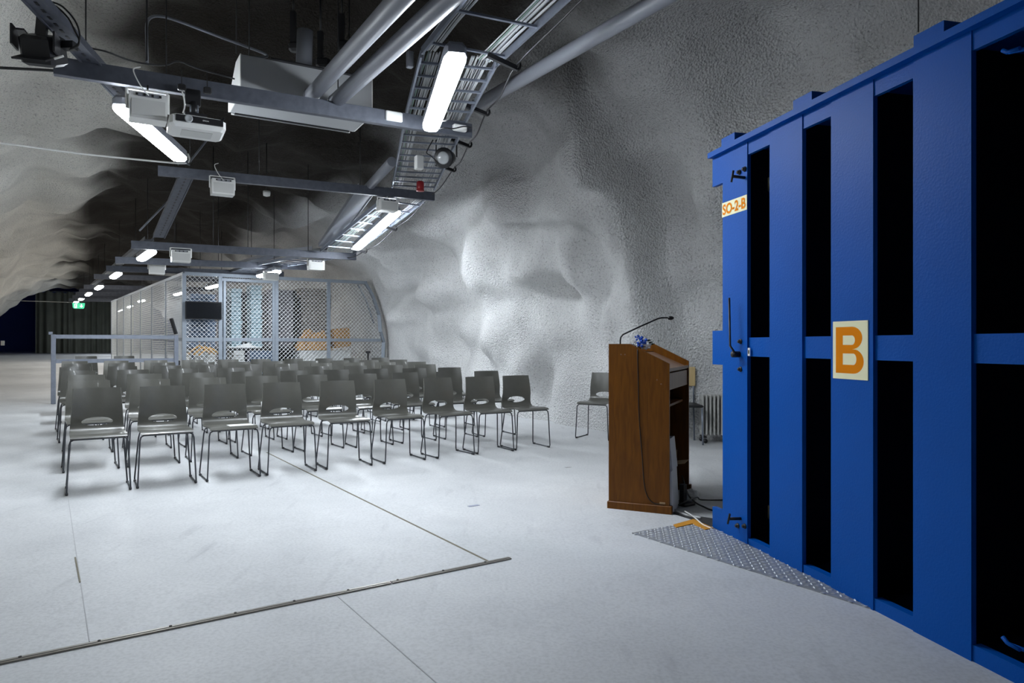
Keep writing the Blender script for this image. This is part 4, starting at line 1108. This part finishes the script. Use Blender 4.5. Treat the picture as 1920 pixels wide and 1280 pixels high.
for s_ in (.12, acL-.12):
    q = base+BD*s_+BP*.3+UP*.3; MB().tube([q, V(q.x, q.y, ceil_z(q.x, q.y))], .006, 6).build('hanger_rod', M['blackm'], ac)
# the conduit with bend at top left
Yc = 5.75
cpts = [P(276, 118, 5.6), P(275, 70, 5.7), P(275, 48, 5.7), P(280, 35, 5.75), P(296, 30, 5.8), P(330, 38, 5.9), P(420, 72, 6.2), P(490, 98, 6.5), P(500, 106, 6.5), P(478, 108, 6.4), P(455, 106, 6.3)]
o = MB().tube(smooth_path(cpts, 4), .012, 8).build('bent_conduit', M['duct']); tag(o, 'thin grey conduit arching from the first beam to the white unit', 'conduit')
q = P(275, 118, 5.6); o = MB().tube([q, V(q.x, q.y, ceil_z(q.x, q.y))], .008, 6).build('hanger_rod', M['blackm']); tag(o, 'long dark hanger rod rising beside the bent conduit', 'rod')
# cables to the left wall
o = MB().tube([P(165, 137, 5.35), P(80, 131, 5.3), P(0, 127, 5.2), P(-260, 118, 4.9)], .011, 6).build('thick_cable', M['cablek']); tag(o, 'black cable running from the first beam to the left edge', 'cable')
o = MB().tube(smooth_path([P(352, 288, 8.3), P(355, 300, 8.3), P(345, 306, 8.25), P(300, 303, 8.2), P(150, 288, 7.9), P(0, 268, 7.5), P(-260, 238, 7.0)], 4), .011, 6).build('white_conduit', M['offw']); tag(o, 'thin white conduit running from the second beam to the left edge', 'conduit')
for (x0_, y0_, x1_, y1_, Y, lab) in ((352, 228+80, 420, 222, 8.8, 'thin diagonal brace rising behind the projector'), (262, 432, 318, 374, 9.8, 'thin diagonal brace left of the perforated rail')):
    o = MB().tube([P(x0_, y0_, Y), P(x1_, y1_, Y+.8)], .014, 6).build('brace_rod', M['duct']); tag(o, lab, 'rod')
o = MB().tube(smooth_path([P(168, 90, 5.2), P(200, 97, 5.25), P(240, 112, 5.4), P(275, 120, 5.5), P(310, 122, 5.6), P(335, 115, 5.65), P(370, 128, 5.75), P(440, 148, 5.9)], 4), .007, 6).build('loose_cable', M['cablek']); tag(o, 'black cable lying along the top of the first beam', 'cable')

# stage light top left ------------------------------------------------
SL = P(82, 92, 4.75)
t = thing('stage_light', SL, 'black stage light with open barn doors at the top left corner', 'stage light')
hx = V(.95, .31, 0).normalized(); hy = V(-hx.y, hx.x, 0)
MB().bar(P(77, 68, 4.75), P(81, 22, 4.75), .075, .02, V(0, -1, 0)).build('yoke', M['blackm'], t)
MB().box(SL+V(.0, .0, -.01), .20, .18, .20, R3(hx, V(0, .9, .43).normalized(), hx.cross(V(0, .9, .43).normalized())), .02).build('housing', M['black'], t)
for (dx, dz, an) in ((-.12, .03, 1.4), (.12, .01, 1.5)):
    MB().box(SL+hx*dx+V(0, -.08, dz), .012, .13, .13, R3(hx, hy), 0).build('barn_door', M['black'], t)
MB().box(SL+V(0, -.10, -.10), .19, .012, .12, R3(hx, V(0, .5, -.86), V(0, .86, .5))).build('barn_door', M['black'], t)
MB().box(SL+V(-.12, -.06, .09), .08, .1, .012, R3(hx, hy)).build('barn_door', M['black'], t)
MB().tube([P(102, 110, 4.6), P(119, 105, 4.6)], .008, 6).build('label_strip', M['white'], t)
MB().box(P(130, 86, 4.8), .08, .06, .05).build('clamp', M['black'], t)
for k, pts_ in enumerate(([(86, 6), (97, 4), (118, 13), (140, 38), (149, 62), (147, 82), (132, 92)], [(88, 8), (105, 12), (128, 34), (140, 58), (148, 74), (146, 86), (130, 93)])):
    MB().tube(smooth_path([P(x, y, 4.6) for x, y in pts_], 4), .006, 6).build('cord', M['cablek'], t)

# projector ----------------------------------------------------------
PC = P(368, 240, 5.55)
pj = thing('projector', PC, 'white projector hanging from the first beam on a black mount', 'projector')
PX = V(.93, .37, 0).normalized(); PX = BD.copy(); PYv = BP.copy(); tiltv = radians(6)
R_P = R3(PX, (PYv*cos(tiltv)-UP*sin(tiltv)).normalized(), (UP*cos(tiltv)+PYv*sin(tiltv)).normalized())
MB().box(PC+UP*.0, .40, .27, .10, R_P, .022).build('body', M['white'], pj)
MB().box(PC+R_P @ V(.01, -.137, .010), .335, .012, .052, R_P, .004).build('front_panel', M['black'], pj, 'black glossy front panel')
MB().lathe([(.030, 0), (.030, .010), (.022, .014), (.018, .010)], PC+R_P @ V(-.07, -.138, .010), R_P @ V(0, -1, 0), 20).build('lens', M['lens'], pj)
MB().box(PC+R_P @ V(-.125, -.143, .010), .05, .004, .028, R_P).build('vent', M['blackm'], pj)
text_mesh('EPSON', .010, 'lettering', M['white'], pj, PC+R_P @ V(.03, -.144, .004), R_P @ V(1, 0, 0), R_P @ V(0, 0, 1), R_P @ V(0, -1, 0), .001, .042, .02)
for k in range(6): MB().box(PC+R_P @ V(.135+.008*k, -.144, .008), .003, .003, .036, R_P).build('vent_slat', M['blackm'], pj)
MB().box(PC+R_P @ V(0, 0, -.052), .22, .12, .004, R_P).build('underside_panel', M['offw'], pj)
mt_ = P(361, 184, 5.62)
MB().box(mt_, .115, .07, .125, R_BEAM, .006).build('mount_box', M['black'], pj)
MB().tube([P(363, 193, 5.6), P(364, 214, 5.57)], .026, 10).build('ball_joint', M['black'], pj)
MB().box(P(366, 218, 5.56), .16, .12, .02, R_BEAM).build('mount_plate', M['black'], pj)
for px in (356.5, 371): MB().tube([P(px, 197, 5.52), P(px, 212, 5.52)], .005, 6).build('adjuster', M['galv'], pj)
for (px, py) in ((341, 164), (389, 170)):
    MB().box(P(px, py, 5.55), .06, .05, .05, R_BEAM, .008).build('beam_clamp', M['blackm'], pj); MB().tube([P(px, py+4, 5.55), P(px-1, py-34, 5.6)], .004, 6).build('clamp_rod', M['blackm'], pj)
MB().tube(smooth_path([P(341, 170, 5.5), P(345, 185, 5.5), P(346, 200, 5.5), P(343, 212, 5.5)], 4), .006, 6).build('signal_cable', M['white'], pj)
# white hanging speakers ----------------------------------------------
def speaker(px, py, Y, w_, h_, label, cord=True, beam_py=None, yaw=0):
    c = P(px, py, Y); R = R_BEAM @ Matrix.Rotation(yaw, 3, 'Z')
    t = thing('hanging_speaker', c, label, 'speaker', 'white box speakers under the beams')
    pr = [(-w_/2, h_*.25), (-w_/2*.96, -h_/2), (w_/2*.96, -h_/2), (w_/2, h_*.25), (w_/2*.95, h_*.42), (-w_/2*.95, h_*.42)]
    X, Yv, Z = R @ V(1, 0, 0), R @ V(0, 1, 0), UP
    MB().prism(pr, c-Yv*.09, X, Z, Yv, .17).build('cabinet', M['white'], t)
    MB().box(c-Yv*.094-UP*h_*.12, w_*.86, .006, h_*.58, R).build('grille', M['offw'], t)
    MB().box(c-Yv*.095+UP*h_*.33, w_*.55, .006, h_*.12, R).build('terminal_panel', M['duct'], t)
    for s_ in (-1, 1):
        MB().bar(c+X*(s_*w_*.53)-UP*h_*.1, c+X*(s_*w_*.53)+UP*h_*.62, .012, .03).build('bracket_arm', M['white'], t)
    MB().bar(c-X*w_*.53+UP*h_*.62, c+X*w_*.53+UP*h_*.62, .03, .012).build('bracket_bar', M['white'], t)
    for k in range(4): MB().box(c-Yv*.1+X*(w_*(-.3+.2*k))+UP*h_*.33, w_*.06, .004, h_*.09, R).build('terminal', M['blackm'], t)
    if beam_py: 
        top = P(px, beam_py, Y); MB().tube([c+UP*h_*.62, V(c.x, c.y, top.z)], .008, 6).build('hanger', M['blackm'], t)
    if cord: MB().tube(smooth_path([c-Yv*.1+UP*h_*.33, c-Yv*.12-X*w_*.12+UP*h_*.45, c-Yv*.1-X*w_*.28+UP*h_*.8, c-Yv*.08-X*w_*.38+UP*h_*1.2, c-Yv*.05-X*w_*.2+UP*h_*1.38], 4), .005, 6).build('cord', M['white'], t)
    return t
speaker(277, 203, 5.45, .265, .21, 'white box speaker before the upper left lamp', True, 160)
speaker(417, 351, 8.65, .265, .20, 'white box speaker under the second beam at left', True, 330)
speaker(339, 480, 10.7, .27, .19, 'white box speaker under the third beam at left', False, 465)
speaker(294, 503, 13.3, .27, .22, 'white box speaker under the fourth beam at left', False, 490)
speaker(726, 385, 9.7, .26, .17, 'white box speaker before the lamp beyond the second beam', True, 362)
speaker(592, 497, 12.0, .26, .17, 'white box speaker at the right end of the third beam', False, 478)
speaker(508, 518, 13.4, .26, .15, 'white box speaker before the lamp above the cage gate', False, 505)
# ceiling bits ---------------------------------------------------------
q = P(500, 362, 10.8); o = MB().lathe([(.02, -.05), (.05, -.04), (.055, -.01), (.055, .03)], q, n=16).build('smoke_detector', M['white']); tag(o, 'small white smoke detector on a rod between second and third beams', 'detector')
o = MB().tube([q+UP*.03, V(q.x, q.y, ceil_z(q.x, q.y))], .008, 6).build('detector_rod', M['blackm']); tag(o, 'dark rod holding the smoke detector', 'rod')
# par light under the ladder
pl_ = P(831, 296, 7.7)
t = thing('par_light', pl_, 'round black spotlight with pale lens hanging under the cable ladder', 'spotlight')
ax = V(-.25, -.93, -.25).normalized()
MB().lathe([(.10, 0), (.112, .012), (.112, .03), (.09, .05), (.075, .2), (.05, .24)], pl_, -ax, 20).build('can', M['black'], t)
MB().lathe([(.074, 0), (.06, .014), (.02, .02)], pl_-ax*.004, ax, 20).build('lens', M['lens'], t)
sdv = ax.cross(UP).normalized()
MB().tube([pl_+sdv*.12-ax*.1, pl_+sdv*.12-ax*.1+UP*.2, pl_-ax*.1+UP*.24, pl_-sdv*.12-ax*.1+UP*.2, pl_-sdv*.12-ax*.1], .009, 6).build('yoke', M['black'], t)
MB().tube([pl_-ax*.1+UP*.24, P(822, 258, 7.6)+UP*.12], .012, 6).build('stem', M['black'], t)
MB().tube(smooth_path([P(812, 262, 7.6), P(800, 285, 7.6), P(808, 292, 7.6), P(822, 306, 7.7)], 4), .006, 6).build('cord', M['cablek'], t)
q = P(785.5, 305, 7.9); o = MB().box(q, .085, .08, .15, R_BEAM, .006).build('junction_box', M['white']); tag(o, 'small white junction box under the cable ladder', 'junction box')
q = P(741, 300, 7.9)
q = P(768.5, 112, 5.7); o = MB().box(q, .05, .05, .13, R_BEAM, .005).build('junction_box', M['duct']); tag(o, 'small grey box left of the top cable ladder', 'junction box')
q = P(788, 347, 9.35); t = thing('alarm_beacon', q, 'dark red alarm beacon on the second beam', 'alarm')
MB().lathe([(.045, -.06), (.05, -.04), (.05, .03), (.04, .05)], q, n=14).build('dome', M['red'], t); MB().lathe([(.055, 0), (.055, .02)], q-UP*.08, n=14).build('base', M['red'], t)
# connector boxes on beam 1's right end
q = P(738, 219, 6.45); o = MB().box(q, .16, .05, .09, R_BEAM, .008).build('junction_box', M['white']); tag(o, 'white junction box on the first beam left of the top lamp', 'junction box')
q = P(862, 240, 6.72); o = MB().box(q, .14, .05, .06, R_BEAM, .008).build('junction_box', M['white']); tag(o, 'white junction box at the right end of the first beam', 'junction box')
o = MB().tube(smooth_path([P(829, 226, 6.2), P(838, 224, 6.3), P(841, 212, 6.35), P(836, 206, 6.35)], 4), .008, 6).build('lamp_cord', M['white']); tag(o, 'white looped cord beside the lower end of the top lamp', 'cable')
o = MB().tube(smooth_path([P(804, 237, 6.3), P(815, 243, 6.4), P(832, 240, 6.4), P(850, 241, 6.5), P(870, 237, 6.55), P(884, 240, 6.6)], 4), .006, 6).build('lamp_cord', M['cablek']); tag(o, 'black cord trailing along the right end of the first beam', 'cable')
# dark fittings behind the ducts
for k, (px, y0_, y1_, lab) in enumerate([(550, 22, 85, 'dark bracket on the ceiling left of the duct stub'), (601, 60, 115, 'dark valve fitting on the ceiling right of the duct stub'), (641, 27, 82, 'dark bracket on the ceiling between the ducts and stub')]):
    p_, q_ = P(px, y1_, 6.9), P(px, y0_, 6.9); t = thing('ceiling_bracket', p_, lab, 'bracket')
    MB().bar(p_, q_, .05, .05).build('arm', M['black'], t); MB().box(p_+V(.03, 0, -.02), .14, .1, .09, RID, .02).build('fitting', M['black'], t)
    MB().tube([q_, V(q_.x, q_.y, ceil_z(q_.x, q_.y))], .01, 6).build('rod', M['black'], t)
for k, (px, y0_, Y, lab) in enumerate([(443, 100, 6.5, 'thin dark rod left of the white unit'), (1722, 60, 5.2, 'thin dark rod above the blue door')]):
    q = P(px, y0_, Y); o = MB().tube([q, V(q.x, q.y, ceil_z(q.x, q.y)+.3)], .006, 6).build('hanger_rod', M['blackm']); tag(o, lab, 'rod')
# exit sign ------------------------------------------------------------
ex = P(147.5, 573, 27.5)
t = thing('exit_sign', ex, 'green and white emergency exit sign hanging at the far end', 'exit sign')
w_, h_ = .42, .22; X = BV
MB().prism([(-w_/2, h_/2), (-w_*.46, -h_*.3), (-w_*.38, -h_/2), (w_*.38, -h_/2), (w_*.46, -h_*.3), (w_/2, h_/2)], ex, X, UP, AV, .05).build('panel', M['green'], t)
MB().box(ex-X*.10-AV*.004-UP*.01, .09, .006, .16, R_ROOM).build('door_symbol', M['signw'], t)
m_ = MB(); m_.tube([ex-X*.10-AV*.010+UP*.03, ex-X*.11-AV*.01-UP*.02], .015, 5); m_.tube([ex-X*.10-AV*.01-UP*.02, ex-X*.13-AV*.01-UP*.06], .01, 5); m_.lathe([(.014, -.01), (.014, .01)], ex-X*.095-AV*.012+UP*.055, AV, 8); m_.build('figure_symbol', M['green'], t)
m_ = MB(); m_.box(ex+X*.09-AV*.006+UP*.03, .035, .006, .08, R_ROOM); m_.prism([(-.065, 0), (.065, 0), (0, -.075)], ex+X*.09-AV*.009+UP*.0, X, UP, AV, .006); m_.build('arrow_symbol', M['signw'], t)
for s_ in (-.12, .12): MB().tube([ex+X*s_+UP*.1, ex+X*s_+UP*.28], .006, 5).build('hanger', M['blackm'], t)
# far cable and small plate at left
o = MB().tube([P(-20, 562, 33), P(140, 567, 29)], .012, 5).build('tension_wire', M['offw']); tag(o, 'pale wire stretched across the dark far opening', 'wire')
ws = P(5, 643, 33.0); o = MB().box(ws, .16, .03, .22, R3(V(1, 0, 0), V(0, 1, 0))).build('wall_plate', M['white']); tag(o, 'small white plate on the rock edge at the far left', 'plate')
